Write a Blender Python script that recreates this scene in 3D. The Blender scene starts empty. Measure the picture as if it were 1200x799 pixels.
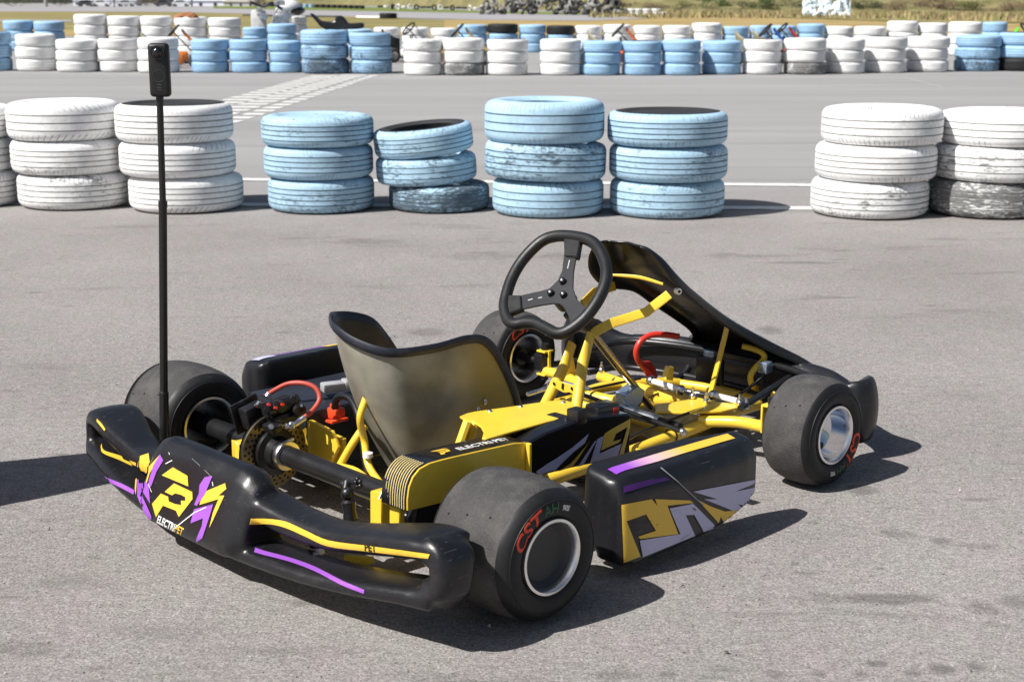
import bpy, bmesh, math, random
from mathutils import Vector, Matrix, noise
from mathutils.bvhtree import BVHTree
random.seed(7)
R = math.radians
SC = bpy.context.scene
COL = SC.collection

# ------------------------------------------------------------------ measured camera (kart frame: x forward, y left, z up)
F_PX, PITCH, CAM_H, CAM_X, CAM_Y, YAW = 1702.7, 0.2294, 1.1382, -1.7918, -2.4765, 0.813
C0 = Vector((CAM_X, CAM_Y, CAM_H))
FW = Vector((math.cos(YAW), math.sin(YAW), 0)); RT = Vector((math.sin(YAW), -math.cos(YAW), 0)); UP = Vector((0, 0, 1))
LOOK = math.cos(PITCH)*FW - math.sin(PITCH)*UP; CUP = math.sin(PITCH)*FW + math.cos(PITCH)*UP
def at(u, v, x=None, y=None, z=None):
    """where a surveyed sight line meets the plane x=, y= or z= (metres)"""
    r = LOOK*F_PX + RT*(u-600) - CUP*(v-399.5)
    if z is not None: t = (z-C0.z)/r.z
    elif x is not None: t = (x-C0.x)/r.x
    else: t = (y-C0.y)/r.y
    return C0 + r*t
def at_plane(u, v, p, n):
    r = LOOK*F_PX + RT*(u-600) - CUP*(v-399.5)
    return C0 + r*((p-C0).dot(n)/r.dot(n))
def G(cx, dep, z=0.0):
    """ground point cx metres to the right and dep metres ahead of the photographer"""
    p = Vector((CAM_X, CAM_Y, 0)) + RT*cx + FW*dep; p.z = z
    return p
def gpx(u, v):
    p = at(u, v, z=0) - C0
    return p.dot(RT), p.dot(FW)

# ------------------------------------------------------------------ materials
def nt(m): return m.node_tree.nodes, m.node_tree.links
def mat(name, col, rough=.5, metal=0., spec=.5, coat=0., var=0., vscale=8., bump=0., bscale=200., coords='Object'):
    m = bpy.data.materials.new(name); m.use_nodes = True
    n, l = nt(m); b = n['Principled BSDF']
    b.inputs['Base Color'].default_value = (*col, 1); b.inputs['Roughness'].default_value = rough
    b.inputs['Metallic'].default_value = metal; b.inputs['Specular IOR Level'].default_value = spec
    b.inputs['Coat Weight'].default_value = coat; b.inputs['Coat Roughness'].default_value = .12
    if var or bump:
        tc = n.new('ShaderNodeTexCoord')
    if var:
        t = n.new('ShaderNodeTexNoise'); t.inputs['Scale'].default_value = vscale; t.inputs['Detail'].default_value = 6
        l.new(tc.outputs[coords], t.inputs['Vector'])
        mx = n.new('ShaderNodeMix'); mx.data_type = 'RGBA'
        mx.inputs['A'].default_value = (*[c*(1-var) for c in col], 1); mx.inputs['B'].default_value = (*[min(1, c*(1+var)) for c in col], 1)
        l.new(t.outputs['Fac'], mx.inputs['Factor']); l.new(mx.outputs['Result'], b.inputs['Base Color'])
        mr = n.new('ShaderNodeMapRange'); mr.inputs['To Min'].default_value = max(.02, rough-.1); mr.inputs['To Max'].default_value = min(1, rough+.1)
        l.new(t.outputs['Fac'], mr.inputs['Value']); l.new(mr.outputs['Result'], b.inputs['Roughness'])
    if bump:
        t2 = n.new('ShaderNodeTexNoise'); t2.inputs['Scale'].default_value = bscale; t2.inputs['Detail'].default_value = 4
        l.new(tc.outputs[coords], t2.inputs['Vector'])
        bp = n.new('ShaderNodeBump'); bp.inputs['Strength'].default_value = bump; bp.inputs['Distance'].default_value = .002
        l.new(t2.outputs['Fac'], bp.inputs['Height']); l.new(bp.outputs['Normal'], b.inputs['Normal'])
    return m
YEL = (.82, .55, .045)
def weather(m, dust, dscale, lo, hi, scr=0., chip=0., grain=0.):
    """add dust, hair scratches and chips to a finished material"""
    n, l = nt(m); b = n['Principled BSDF']; tc = n.new('ShaderNodeTexCoord')
    src = b.inputs['Base Color'].links[0].from_socket if b.inputs['Base Color'].links else None
    col0 = tuple(b.inputs['Base Color'].default_value)
    def noise_(sc, det, rough, stretch=None, rot=None):
        v = tc.outputs['Object']
        if stretch:
            mp = n.new('ShaderNodeMapping'); mp.inputs['Scale'].default_value = stretch
            if rot: mp.inputs['Rotation'].default_value = rot
            l.new(v, mp.inputs['Vector']); v = mp.outputs[0]
        t = n.new('ShaderNodeTexNoise'); t.inputs['Scale'].default_value = sc; t.inputs['Detail'].default_value = det; t.inputs['Roughness'].default_value = rough
        l.new(v, t.inputs['Vector']); return t.outputs['Fac']
    def over(src, colr, f, a, c, top):
        mr = n.new('ShaderNodeMapRange'); mr.inputs['From Min'].default_value = a; mr.inputs['From Max'].default_value = c; mr.inputs['To Max'].default_value = top
        l.new(f, mr.inputs['Value']); x = n.new('ShaderNodeMix'); x.data_type = 'RGBA'; l.new(mr.outputs[0], x.inputs['Factor'])
        if src is not None: l.new(src, x.inputs['A'])
        else: x.inputs['A'].default_value = col0
        x.inputs['B'].default_value = (*colr, 1); return x.outputs['Result'], mr.outputs[0]
    src, f = over(src, dust, noise_(dscale, 9, .72), lo, hi, .55)
    if grain: src, _ = over(src, dust, noise_(230, 4, .7), .5, .75, grain)
    if scr:
        for k, r_ in enumerate(((.3, .2, .9), (1.1, .7, .2), (.1, 1.3, 2.1))): src, _ = over(src, (.20, .20, .20), noise_(9, 3, .5, (1.2, 34, 34), r_), .70, .74, scr)
    if chip: src, _ = over(src, (.05, .045, .04), noise_(60, 5, .7), .70, .74, chip)
    l.new(src, b.inputs['Base Color'])
    return m
M_yel = weather(mat('yellow_powder_coat', YEL, .38, coat=.3, var=.07, vscale=14), (.36, .26, .08), 16, .55, .78, chip=.7)
M_blk = mat('black_plastic', (.010, .010, .012), .34, spec=.5, var=.25, vscale=9, bump=.12, bscale=350); weather(M_blk, (.050, .047, .046), 11, .54, .84, scr=.35)
M_gloss = mat('gloss_black', (.008, .008, .010), .16, spec=.5, coat=.4, var=.2, vscale=7)
M_fair = weather(mat('fairing_black', (.010, .010, .012), .28, spec=.45, var=.2, vscale=6), (.07, .066, .062), 10, .55, .85, scr=.3)
M_sat = mat('satin_black_metal', (.012, .012, .013), .33, spec=.5, var=.2, vscale=30)
M_rub = mat('slick_rubber', (.048, .046, .046), .72, spec=.3, var=.35, vscale=26, bump=.8, bscale=300); weather(M_rub, (.135, .128, .122), 13, .48, .80, grain=.35)
M_side = mat('rubber_sidewall', (.011, .011, .012), .52, spec=.35, var=.2, vscale=30); weather(M_side, (.035, .033, .031), 17, .52, .8, scr=.12)
M_chr = mat('polished_aluminium', (.82, .82, .84), .09, metal=1)
M_lip = mat('rim_lip', (.86, .86, .86), .28, metal=1)
M_alu = mat('brushed_aluminium', (.72, .72, .73), .3, metal=1, var=.1, vscale=40)
M_zinc = mat('zinc_steel', (.55, .53, .46), .28, metal=1, var=.12, vscale=40)
M_gold = mat('gold_zinc', (.62, .5, .28), .24, metal=1, var=.1, vscale=40)
M_steel = mat('brake_steel', (.30, .25, .15), .34, metal=1, var=.2, vscale=30)
M_bluez = mat('blue_zinc_plate', (.42, .52, .66), .3, metal=.8, var=.15, vscale=60)
M_red = mat('red_paint', (.62, .035, .022), .4, coat=.2, var=.1)
M_redhose = mat('red_hose', (.42, .06, .04), .5, var=.25, vscale=70)
M_plug = mat('red_plug', (.8, .07, .02), .4)
M_grey = mat('grey_plastic', (.33, .33, .34), .5, var=.1)
M_dgrey = mat('dark_dish', (.035, .034, .034), .5, var=.3, vscale=20)
M_purp = mat('purple_vinyl', (.30, .09, .50), .35, var=.05)
M_lav = mat('lavender_vinyl', (.50, .48, .66), .4, var=.08, vscale=20)
M_dyel = mat('yellow_vinyl', (.80, .50, .05), .36, var=.05)
M_wht = mat('white_vinyl', (.8, .8, .8), .4)
M_redink = mat('red_ink', (.75, .06, .02), .5)
M_greenink = mat('green_ink', (.03, .13, .07), .5)
M_sheen = mat('painted_purple_sheen', (.045, .012, .09), .3)  # sheen on the near pod, painted as flat colour
M_scr = mat('scratch_grey', (.32, .32, .33), .6)
M_black = mat('flat_black', (.006, .006, .006), .6)
M_grip = mat('steering_grip', (.012, .012, .012), .42, var=.2, vscale=40, bump=.25, bscale=500)
M_spoke = mat('anodised_spoke', (.020, .020, .022), .42, var=.1)

def mat_seat():
    m = mat('fibreglass_seat', (.10, .095, .075), .42)
    n, l = nt(m); b = n['Principled BSDF']
    tc = n.new('ShaderNodeTexCoord')
    t = n.new('ShaderNodeTexNoise'); t.inputs['Scale'].default_value = 6; t.inputs['Detail'].default_value = 8
    l.new(tc.outputs['Object'], t.inputs['Vector'])
    rp = n.new('ShaderNodeValToRGB')
    rp.color_ramp.elements[0].position = .35; rp.color_ramp.elements[0].color = (.15, .145, .12, 1)
    rp.color_ramp.elements[1].position = .68; rp.color_ramp.elements[1].color = (.42, .40, .33, 1)
    l.new(t.outputs['Fac'], rp.inputs['Fac'])
    # resin that cured yellower on the right-hand wing, black gelcoat along the front edge
    sp = n.new('ShaderNodeSeparateXYZ'); l.new(tc.outputs['Object'], sp.inputs['Vector'])
    mr = n.new('ShaderNodeMapRange'); mr.inputs['From Min'].default_value = .24; mr.inputs['From Max'].default_value = .34
    l.new(sp.outputs['X'], mr.inputs['Value'])
    mx = n.new('ShaderNodeMix'); mx.data_type = 'RGBA'; mx.inputs['B'].default_value = (.36, .27, .06, 1)
    l.new(mr.outputs['Result'], mx.inputs['Factor']); l.new(rp.outputs['Color'], mx.inputs['A'])
    t3 = n.new('ShaderNodeTexNoise'); t3.inputs['Scale'].default_value = 5; l.new(tc.outputs['Object'], t3.inputs['Vector'])
    ad = n.new('ShaderNodeMath'); ad.operation = 'MULTIPLY_ADD'; ad.inputs[1].default_value = .14
    l.new(t3.outputs['Fac'], ad.inputs[0]); l.new(sp.outputs['X'], ad.inputs[2])
    mr2 = n.new('ShaderNodeMapRange'); mr2.inputs['From Min'].default_value = .49; mr2.inputs['From Max'].default_value = .54
    l.new(ad.outputs[0], mr2.inputs['Value'])
    mx2 = n.new('ShaderNodeMix'); mx2.data_type = 'RGBA'; mx2.inputs['B'].default_value = (.012, .012, .012, 1)
    l.new(mr2.outputs['Result'], mx2.inputs['Factor']); l.new(mx.outputs['Result'], mx2.inputs['A'])
    l.new(mx2.outputs['Result'], b.inputs['Base Color'])
    w = n.new('ShaderNodeTexVoronoi'); w.inputs['Scale'].default_value = 260; l.new(tc.outputs['Object'], w.inputs['Vector'])
    bp = n.new('ShaderNodeBump'); bp.inputs['Strength'].default_value = .10; bp.inputs['Distance'].default_value = .002
    l.new(w.outputs['Distance'], bp.inputs['Height']); l.new(bp.outputs['Normal'], b.inputs['Normal'])
    return m
M_seat = mat_seat()
M_seatin = weather(mat('black_gelcoat', (.014, .016, .026), .42, var=.2), (.10, .10, .11), 12, .5, .85, scr=.3)

def mat_pod_strip():
    m = mat('gradient_vinyl', (.8, .5, .05), .36)
    n, l = nt(m); b = n['Principled BSDF']
    tc = n.new('ShaderNodeTexCoord'); sp = n.new('ShaderNodeSeparateXYZ'); l.new(tc.outputs['Object'], sp.inputs['Vector'])
    mr = n.new('ShaderNodeMapRange'); mr.inputs['From Min'].default_value = .27; mr.inputs['From Max'].default_value = .52
    l.new(sp.outputs['X'], mr.inputs['Value'])
    rp = n.new('ShaderNodeValToRGB'); e = rp.color_ramp.elements
    e[0].color = (.28, .06, .55, 1); e[1].color = (.85, .50, .05, 1); e[1].position = .9
    k = e.new(.18); k.color = (.32, .10, .55, 1); k = e.new(.5); k.color = (.75, .45, .50, 1)
    l.new(mr.outputs['Result'], rp.inputs['Fac']); l.new(rp.outputs['Color'], b.inputs['Base Color'])
    return m
M_strip = mat_pod_strip()

def mat_tyre_paint(name, col, dark=(.02, .02, .022)):
    """sprayed tyre: paint with worn streaks, scuffs where the rubber shows, sipes near the shoulders"""
    m = bpy.data.materials.new(name); m.use_nodes = True
    n, l = nt(m); b = n['Principled BSDF']; b.inputs['Roughness'].default_value = .62; b.inputs['Specular IOR Level'].default_value = .25
    tc = n.new('ShaderNodeTexCoord'); oi = n.new('ShaderNodeObjectInfo')
    wr = n.new('ShaderNodeAttribute'); wr.attribute_type = 'OBJECT'; wr.attribute_name = 'wear'
    off = n.new('ShaderNodeVectorMath'); off.operation = 'SCALE'
    cmb = n.new('ShaderNodeCombineXYZ')
    for i in range(3): cmb.inputs[i].default_value = (37, 91, 53)[i]
    l.new(cmb.outputs[0], off.inputs[0]); l.new(oi.outputs['Random'], off.inputs['Scale'])
    add = n.new('ShaderNodeVectorMath'); l.new(tc.outputs['Object'], add.inputs[0]); l.new(off.outputs[0], add.inputs[1])
    def nz(sc, det, rough=.6, vec=None):
        mp = n.new('ShaderNodeMapping'); mp.inputs['Scale'].default_value = sc
        l.new(add.outputs[0], mp.inputs['Vector'])
        t = n.new('ShaderNodeTexNoise'); t.inputs['Scale'].default_value = 1; t.inputs['Detail'].default_value = det; t.inputs['Roughness'].default_value = rough
        l.new(mp.outputs[0], t.inputs['Vector']); return t.outputs['Fac']
    def math_(op, a, c=None, v=None):
        k = n.new('ShaderNodeMath'); k.operation = op
        l.new(a, k.inputs[0])
        if c is not None: l.new(c, k.inputs[1])
        if v is not None: k.inputs[1].default_value = v
        return k.outputs[0]
    big = nz((5, 5, 9), 3); fine = nz((28, 28, 95), 8, .7)
    s = math_('MULTIPLY_ADD', big); n_ = s.node; n_.inputs[1].default_value = .55; l.new(fine, n_.inputs[2])       # .55*big + fine
    s = math_('MULTIPLY_ADD', wr.outputs['Fac']); s.node.inputs[1].default_value = .62; l.new(n_.outputs[0], s.node.inputs[2])
    mr = n.new('ShaderNodeMapRange'); mr.inputs['From Min'].default_value = 1.03; mr.inputs['From Max'].default_value = 1.19; mr.inputs['To Max'].default_value = .84
    l.new(s, mr.inputs['Value'])
    tone = nz((4, 4, 7), 4); tone2 = nz((45, 45, 45), 6)
    mx = n.new('ShaderNodeMix'); mx.data_type = 'RGBA'
    mx.inputs['A'].default_value = (*[c*.84 for c in col], 1); mx.inputs['B'].default_value = (*[min(.88, c*1.10) for c in col], 1)
    tt = math_('ADD', tone, tone2); tm = n.new('ShaderNodeMapRange'); tm.inputs['From Min'].default_value = .75; tm.inputs['From Max'].default_value = 1.25
    l.new(tt, tm.inputs['Value']); l.new(tm.outputs[0], mx.inputs['Factor'])
    # sipes: cut every few degrees around the shoulders (uv.x = turn, uv.y = across the tread)
    uv = n.new('ShaderNodeUVMap'); sx = n.new('ShaderNodeSeparateXYZ'); l.new(uv.outputs[0], sx.inputs[0])
    cnt = math_('FLOOR', math_('MULTIPLY_ADD', oi.outputs['Random'])); cnt.node.inputs[0].links[0].from_node.inputs[1].default_value = 42; cnt.node.inputs[0].links[0].from_node.inputs[2].default_value = 46
    sl_ = math_('MULTIPLY', math_('SUBTRACT', math_('FRACT', math_('MULTIPLY', oi.outputs['Random'], v=17.3)), v=.5), v=9.); slv = math_('MULTIPLY', sl_, math_('ABSOLUTE', math_('SUBTRACT', sx.outputs['Y'], v=.5)))
    u_ = math_('ADD', math_('MULTIPLY', sx.outputs['X'], cnt), slv); fr = math_('FRACT', u_); lt = math_('LESS_THAN', fr, v=.13)
    sh = math_('ABSOLUTE', math_('SUBTRACT', sx.outputs['Y'], v=.5)); a1 = math_('GREATER_THAN', sh, v=.30); a2 = math_('LESS_THAN', sh, v=.47)
    sip = math_('MULTIPLY', math_('MULTIPLY', lt, a1), a2)
    sipn = n.new('ShaderNodeMapRange'); sipn.inputs['From Min'].default_value = .42; sipn.inputs['From Max'].default_value = .62; l.new(big, sipn.inputs['Value'])
    sipm = math_('MULTIPLY', sip, sipn.outputs[0]); sipd = math_('MULTIPLY', sipm, v=.75)
    fac = math_('MAXIMUM', mr.outputs[0], sipd)
    m2 = n.new('ShaderNodeMix'); m2.data_type = 'RGBA'; m2.inputs['B'].default_value = (*dark, 1)
    l.new(mx.outputs['Result'], m2.inputs['A']); l.new(fac, m2.inputs['Factor']); l.new(m2.outputs['Result'], b.inputs['Base Color'])
    bp = n.new('ShaderNodeBump'); bp.inputs['Strength'].default_value = .6; bp.inputs['Distance'].default_value = .003
    hh = math_('SUBTRACT', tone2, sip); l.new(hh, bp.inputs['Height']); l.new(bp.outputs['Normal'], b.inputs['Normal'])
    return m
WHITE = (.82, .82, .81); BLUE = (.38, .56, .70); BLUE2 = (.33, .53, .74)
MP = {'white': mat_tyre_paint('white_tyre_paint', WHITE), 'blue': mat_tyre_paint('blue_tyre_paint', BLUE), 'far blue': mat_tyre_paint('far_blue_tyre_paint', BLUE2),
      'black': mat_tyre_paint('bare_tyre', (.022, .022, .024))}
MGRV = {'white': mat('white_groove', (.42, .42, .40), .8, var=.6, vscale=20), 'blue': mat('blue_groove', (.15, .23, .30), .8, var=.6, vscale=20),
        'far blue': mat('far_blue_groove', (.055, .085, .125), .8, var=.5, vscale=20), 'black': M_black}
M_trub = mat('old_tyre_rubber', (.02, .02, .022), .7, var=.4, vscale=12)

# ------------------------------------------------------------------ mesh helpers
def vec(p): return p if isinstance(p, Vector) else Vector(p)
def catmull(pts, k, closed=False):
    pts = [vec(p) for p in pts]; n = len(pts); out = []
    rng = range(n if closed else n-1)
    for i in rng:
        p1, p2 = pts[i], pts[(i+1) % n]
        p0 = pts[(i-1) % n] if closed or i > 0 else p1*2-p2
        p3 = pts[(i+2) % n] if closed or i+2 < n else p2*2-p1
        for j in range(k):
            t = j/k
            out.append(.5*((2*p1)+(p2-p0)*t+(2*p0-5*p1+4*p2-p3)*t*t+(3*p1-p0-3*p2+p3)*t*t*t))
    if not closed: out.append(pts[-1].copy())
    return out
class MB:
    def __init__(s): s.v = []; s.f = []; s.m = []
    def add(s, vs, fs, m=0):
        o = len(s.v); s.v += [vec(p) for p in vs]
        for f in fs: s.f.append([o+i for i in f]); s.m.append(m)
        return s
    def tube(s, pts, r, n=10, k=0, closed=False, m=0, ell=None, up=None, cap=True, sq=1.):
        """sweep; r a number or a list per point; ell=(a,b) list of half axes with `up` giving b's direction"""
        src = [vec(p) for p in pts]
        if k:
            path = catmull(src, k, closed)
            def interp(L):
                if not isinstance(L, (list, tuple)): return L
                c = catmull([Vector((q, 0, 0)) if not isinstance(q, (list, tuple)) else Vector((q[0], q[1], 0)) for q in L], k, closed)
                return c
            rr = interp(r) if isinstance(r, list) else None; ee = interp(ell) if ell else None
        else: path = src; rr = [Vector((q, 0, 0)) for q in r] if isinstance(r, list) else None; ee = [Vector((*q, 0)) for q in ell] if ell else None
        N = len(path); T = []
        for i in range(N):
            if closed: t = path[(i+1) % N]-path[i-1]
            else: t = path[min(i+1, N-1)]-path[max(i-1, 0)]
            T.append(t.normalized() if t.length > 1e-9 else Vector((0, 0, 1)))
        a = Vector((0, 0, 1)) if abs(T[0].z) < .9 else Vector((1, 0, 0))
        u = T[0].cross(a).normalized(); rings = []
        for i in range(N):
            t = T[i]
            if up is not None:
                u = vec(up).cross(t)
                u = u.normalized() if u.length > 1e-6 else Vector((1, 0, 0))
            else: u = (u - t*u.dot(t)).normalized()
            w = t.cross(u)
            A = ee[i].x if ee else (rr[i].x if rr else r); B = ee[i].y if ee else A
            cs = [(math.cos(2*math.pi*(j+.5*(sq < 1))/n), math.sin(2*math.pi*(j+.5*(sq < 1))/n)) for j in range(n)]
            if sq < 1: cs = [(math.copysign(abs(a_)**sq, a_), math.copysign(abs(b_)**sq, b_)) for a_, b_ in cs]
            rings.append([path[i]+u*(A*a_)+w*(B*b_) for a_, b_ in cs])
        vs = [p for q in rings for p in q]; fs = []
        for i in range(N if closed else N-1):
            for j in range(n):
                a0 = i*n+j; a1 = i*n+(j+1) % n; b0 = ((i+1) % N)*n+j; b1 = ((i+1) % N)*n+(j+1) % n
                fs.append([a0, a1, b1, b0])
        if cap and not closed: fs += [list(range(n))[::-1], [(N-1)*n+j for j in range(n)]]
        return s.add(vs, fs, m)
    def box(s, c, size, bev=.003, rot=None, m=0, seg=2):
        bm = bmesh.new(); bmesh.ops.create_cube(bm, size=1)
        bmesh.ops.scale(bm, vec=size, verts=bm.verts)
        if bev: bmesh.ops.bevel(bm, geom=list(bm.edges), offset=min(bev, min(size)*.45), segments=seg, affect='EDGES', profile=.5)
        M = Matrix.Translation(vec(c)) @ (rot.to_4x4() if rot is not None else Matrix())
        vs = [M @ v.co for v in bm.verts]; bm.verts.index_update(); fs = [[v.index for v in f.verts] for f in bm.faces]; bm.free()
        return s.add(vs, fs, m)
    def prism(s, poly, d, m=0, bev=0):
        """poly: list of 3D points (planar), extruded by vector d"""
        bm = bmesh.new(); vs = [bm.verts.new(vec(p)) for p in poly]; f = bm.faces.new(vs)
        ex = bmesh.ops.extrude_face_region(bm, geom=[f]); nv = [g for g in ex['geom'] if isinstance(g, bmesh.types.BMVert)]
        bmesh.ops.translate(bm, vec=vec(d), verts=nv); bmesh.ops.recalc_face_normals(bm, faces=bm.faces)
        if bev: bmesh.ops.bevel(bm, geom=list(bm.edges), offset=bev, segments=1, affect='EDGES')
        bm.verts.index_update(); V = [v.co.copy() for v in bm.verts]; Fs = [[v.index for v in q.verts] for q in bm.faces]; bm.free()
        return s.add(V, Fs, m)
    def lathe(s, prof, c, axis, n=48, mats=None, m=0):
        """prof: (r, h) along axis; open profile swept round"""
        axis = vec(axis).normalized(); a = Vector((0, 0, 1)) if abs(axis.z) < .9 else Vector((1, 0, 0))
        u = axis.cross(a).normalized(); w = axis.cross(u); c = vec(c); P = len(prof)
        o = len(s.v)
        for j in range(n):
            t = 2*math.pi*j/n; d = u*math.cos(t)+w*math.sin(t)
            for r, h in prof: s.v.append(c+d*r+axis*h)
        for j in range(n):
            for i in range(P-1):
                a0 = o+j*P+i; b0 = o+((j+1) % n)*P+i
                s.f.append([a0, b0, b0+1, a0+1]); s.m.append(mats[i] if mats else m)
        return s
    def cyl(s, a, b, r, n=16, m=0, r2=None): return s.tube([a, b], [r, r if r2 is None else r2], n=n, m=m)
    def ball(s, c, r, m=0, sc=(1, 1, 1), n=12):
        c = vec(c); vs = []; fs = []; k = n//2
        for i in range(k+1):
            ph = math.pi*i/k
            for j in range(n):
                th = 2*math.pi*j/n
                vs.append(c+Vector((r*sc[0]*math.sin(ph)*math.cos(th), r*sc[1]*math.sin(ph)*math.sin(th), r*sc[2]*math.cos(ph))))
        for i in range(k):
            for j in range(n): fs.append([i*n+j, i*n+(j+1) % n, (i+1)*n+(j+1) % n, (i+1)*n+j])
        return s.add(vs, fs, m)
    def mesh(s, name, mats, smooth=40):
        me = bpy.data.meshes.new(name); me.from_pydata([tuple(p) for p in s.v], [], s.f)
        for q in (mats if isinstance(mats, (list, tuple)) else [mats]): me.materials.append(q)
        me.polygons.foreach_set('material_index', s.m)
        bm = bmesh.new(); bm.from_mesh(me); bmesh.ops.remove_doubles(bm, verts=bm.verts, dist=1e-5)
        bmesh.ops.recalc_face_normals(bm, faces=bm.faces); bm.to_mesh(me); bm.free()
        if smooth:
            me.polygons.foreach_set('use_smooth', [True]*len(me.polygons)); me.set_sharp_from_angle(angle=R(smooth))
        me.update(); return me
    def build(s, name, mats, parent=None, smooth=40, label=None):
        o = bpy.data.objects.new(name, s.mesh(name, mats, smooth)); COL.objects.link(o)
        if parent is not None: o.parent = parent
        if label: o['label'] = label
        return o
def empty(name, loc=(0, 0, 0), rz=0):
    o = bpy.data.objects.new(name, None); COL.objects.link(o); o.location = loc; o.rotation_euler = (0, 0, rz); o.empty_display_size = .1
    return o
def tag(o, label=None, cat=None, group=None, kind=None):
    if label: o['label'] = label
    if cat: o['category'] = cat
    if group: o['group'] = group
    if kind: o['kind'] = kind
    return o
def copy_tree(o, parent=None):
    c = o.copy(); COL.objects.link(c)
    if parent is not None: c.parent = parent
    for ch in list(o.children): copy_tree(ch, c)
    return c
def evalmesh(o):
    bpy.context.view_layer.update(); dg = bpy.context.evaluated_depsgraph_get()
    me = bpy.data.meshes.new_from_object(o.evaluated_get(dg)); return me
def moulded(mb, name, m, parent, voxel=.007, it=6, fac=.5):
    """blow-moulded plastic: overlapping solids fused into one skin"""
    o = mb.build(name, m, parent, smooth=0)
    r = o.modifiers.new('fuse', 'REMESH'); r.mode = 'VOXEL'; r.voxel_size = voxel; r.use_smooth_shade = True
    s = o.modifiers.new('soft', 'SMOOTH'); s.factor = fac; s.iterations = it
    me = evalmesh(o); o.modifiers.clear(); old = o.data; o.data = me; bpy.data.meshes.remove(old)
    me.name = name; me.materials.clear(); me.materials.append(m)
    me.polygons.foreach_set('use_smooth', [True]*len(me.polygons)); me.update()
    return o
def bvh_of(objs):
    V = []; Fs = []
    for o in objs:
        k = len(V); V += [v.co.copy() for v in o.data.vertices]; Fs += [[k+i for i in p.vertices] for p in o.data.polygons]
    b = BVHTree.FromPolygons(V, Fs); me = objs[0].data
    return b, me
def skin_normal(me, fi, co):
    n_ = Vector((0, 0, 0))
    for i in me.polygons[fi].vertices:
        v = me.vertices[i]; n_ += v.normal/(1e-4+(v.co-co).length)
    return n_.normalized()
def drape(polys, name, parent, bvh, nrm, mats, off=.0015, size=.012, near=False, lim=.14):
    """polys: (list of 3D points, slot). Stickers laid onto the surface along -nrm, shaded with the surface's own normals"""
    bvh, src = bvh; fix = vec(nrm).normalized() if nrm is not None else None; V = []; Fs = []; Ms = []; Ns = []
    for poly, slot in polys:
        bm = bmesh.new(); vs = [bm.verts.new(vec(p)) for p in poly]
        try: bm.faces.new(vs).normal_update()
        except Exception: bm.free(); continue
        bmesh.ops.triangulate(bm, faces=bm.faces)
        for _ in range(7):
            lg = [e for e in bm.edges if e.calc_length() > size]
            if not lg: break
            bmesh.ops.subdivide_edges(bm, edges=lg, cuts=1); bm.normal_update(); bmesh.ops.triangulate(bm, faces=bm.faces)
        ok = {}; nn = {}
        for v in bm.verts:
            nrm = fix if fix is not None else (C0-v.co).normalized()
            h = bvh.find_nearest(v.co) if near else bvh.ray_cast(v.co+nrm*.2, -nrm, .5)
            if h[0] is not None and (h[0]-v.co).length < lim:
                n_ = skin_normal(src, h[2], h[0])
                if n_.dot(nrm) < 0 and not near: n_ = -n_
                v.co = h[0]+n_*(off+.0004*slot); ok[v] = True; nn[v] = n_
            else: nn[v] = nrm
        bm.verts.index_update(); o_ = len(V)
        V += [v.co.copy() for v in bm.verts]; Ns += [nn[v] for v in bm.verts]
        for f in bm.faces:
            if all(v in ok for v in f.verts) and max(e.calc_length() for e in f.edges) < size*4:
                q = [o_+v.index for v in f.verts]; f.normal_update()
                if f.normal.dot(nn[f.verts[0]]) < 0: q = q[::-1]
                Fs.append(q); Ms.append(slot)
        bm.free()
    me = bpy.data.meshes.new(name); me.from_pydata([tuple(p) for p in V], [], Fs)
    for q in mats: me.materials.append(q)
    me.polygons.foreach_set('material_index', Ms); me.polygons.foreach_set('use_smooth', [True]*len(me.polygons)); me.update()
    me.normals_split_custom_set_from_vertices([tuple(n_) for n_ in Ns])
    o = bpy.data.objects.new(name, me); COL.objects.link(o); o.parent = parent
    return o
def text_polys(body, bold=.0, shear=0.):
    """flat glyph outlines as polygons, unit cap height roughly .7; returns (list of polygons in 2D, width)"""
    cu = bpy.data.curves.new('glyphs', 'FONT'); cu.body = body; cu.offset = bold; cu.shear = shear; cu.resolution_u = 3
    o = bpy.data.objects.new('glyphs', cu); COL.objects.link(o); me = evalmesh(o)
    V = [v.co.copy() for v in me.vertices]; P = [[V[i] for i in p.vertices] for p in me.polygons]
    bpy.data.objects.remove(o); bpy.data.curves.remove(cu); bpy.data.meshes.remove(me)
    w = max(v.x for v in V); return P, w

# ------------------------------------------------------------------ world, sun, camera
TO_SUN = Vector((-.854, .217, 1.)).normalized()
w = bpy.data.worlds.new('World'); SC.world = w; w.use_nodes = True
wn = w.node_tree.nodes; wl = w.node_tree.links; bg = wn['Background']
sky = wn.new('ShaderNodeTexSky'); sky.sky_type = 'NISHITA'; sky.sun_disc = False
sky.sun_elevation = math.asin(TO_SUN.z); sky.sun_rotation = math.atan2(TO_SUN.x, TO_SUN.y) % (2*math.pi)
sky.air_density = 1.; sky.dust_density = 2.; sky.ozone_density = 1.
wl.new(sky.outputs[0], bg.inputs[0]); bg.inputs['Strength'].default_value = .05
sl = bpy.data.lights.new('sun', 'SUN'); sl.energy = 5.0; sl.angle = R(.53); sl.color = (1, .97, .925)
so = bpy.data.objects.new('sun', sl); COL.objects.link(so); so.rotation_euler = TO_SUN.to_track_quat('Z', 'Y').to_euler(); so.location = (-3, 1, 6)
cd = bpy.data.cameras.new('camera'); co = bpy.data.objects.new('camera', cd); COL.objects.link(co); SC.camera = co
Mx = Matrix((RT, CUP, -LOOK)).transposed().to_4x4(); Mx.translation = C0; co.matrix_world = Mx
cd.sensor_fit = 'HORIZONTAL'; cd.sensor_width = 36; cd.lens = F_PX/1200*36; cd.clip_start = .05; cd.clip_end = 2000
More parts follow.
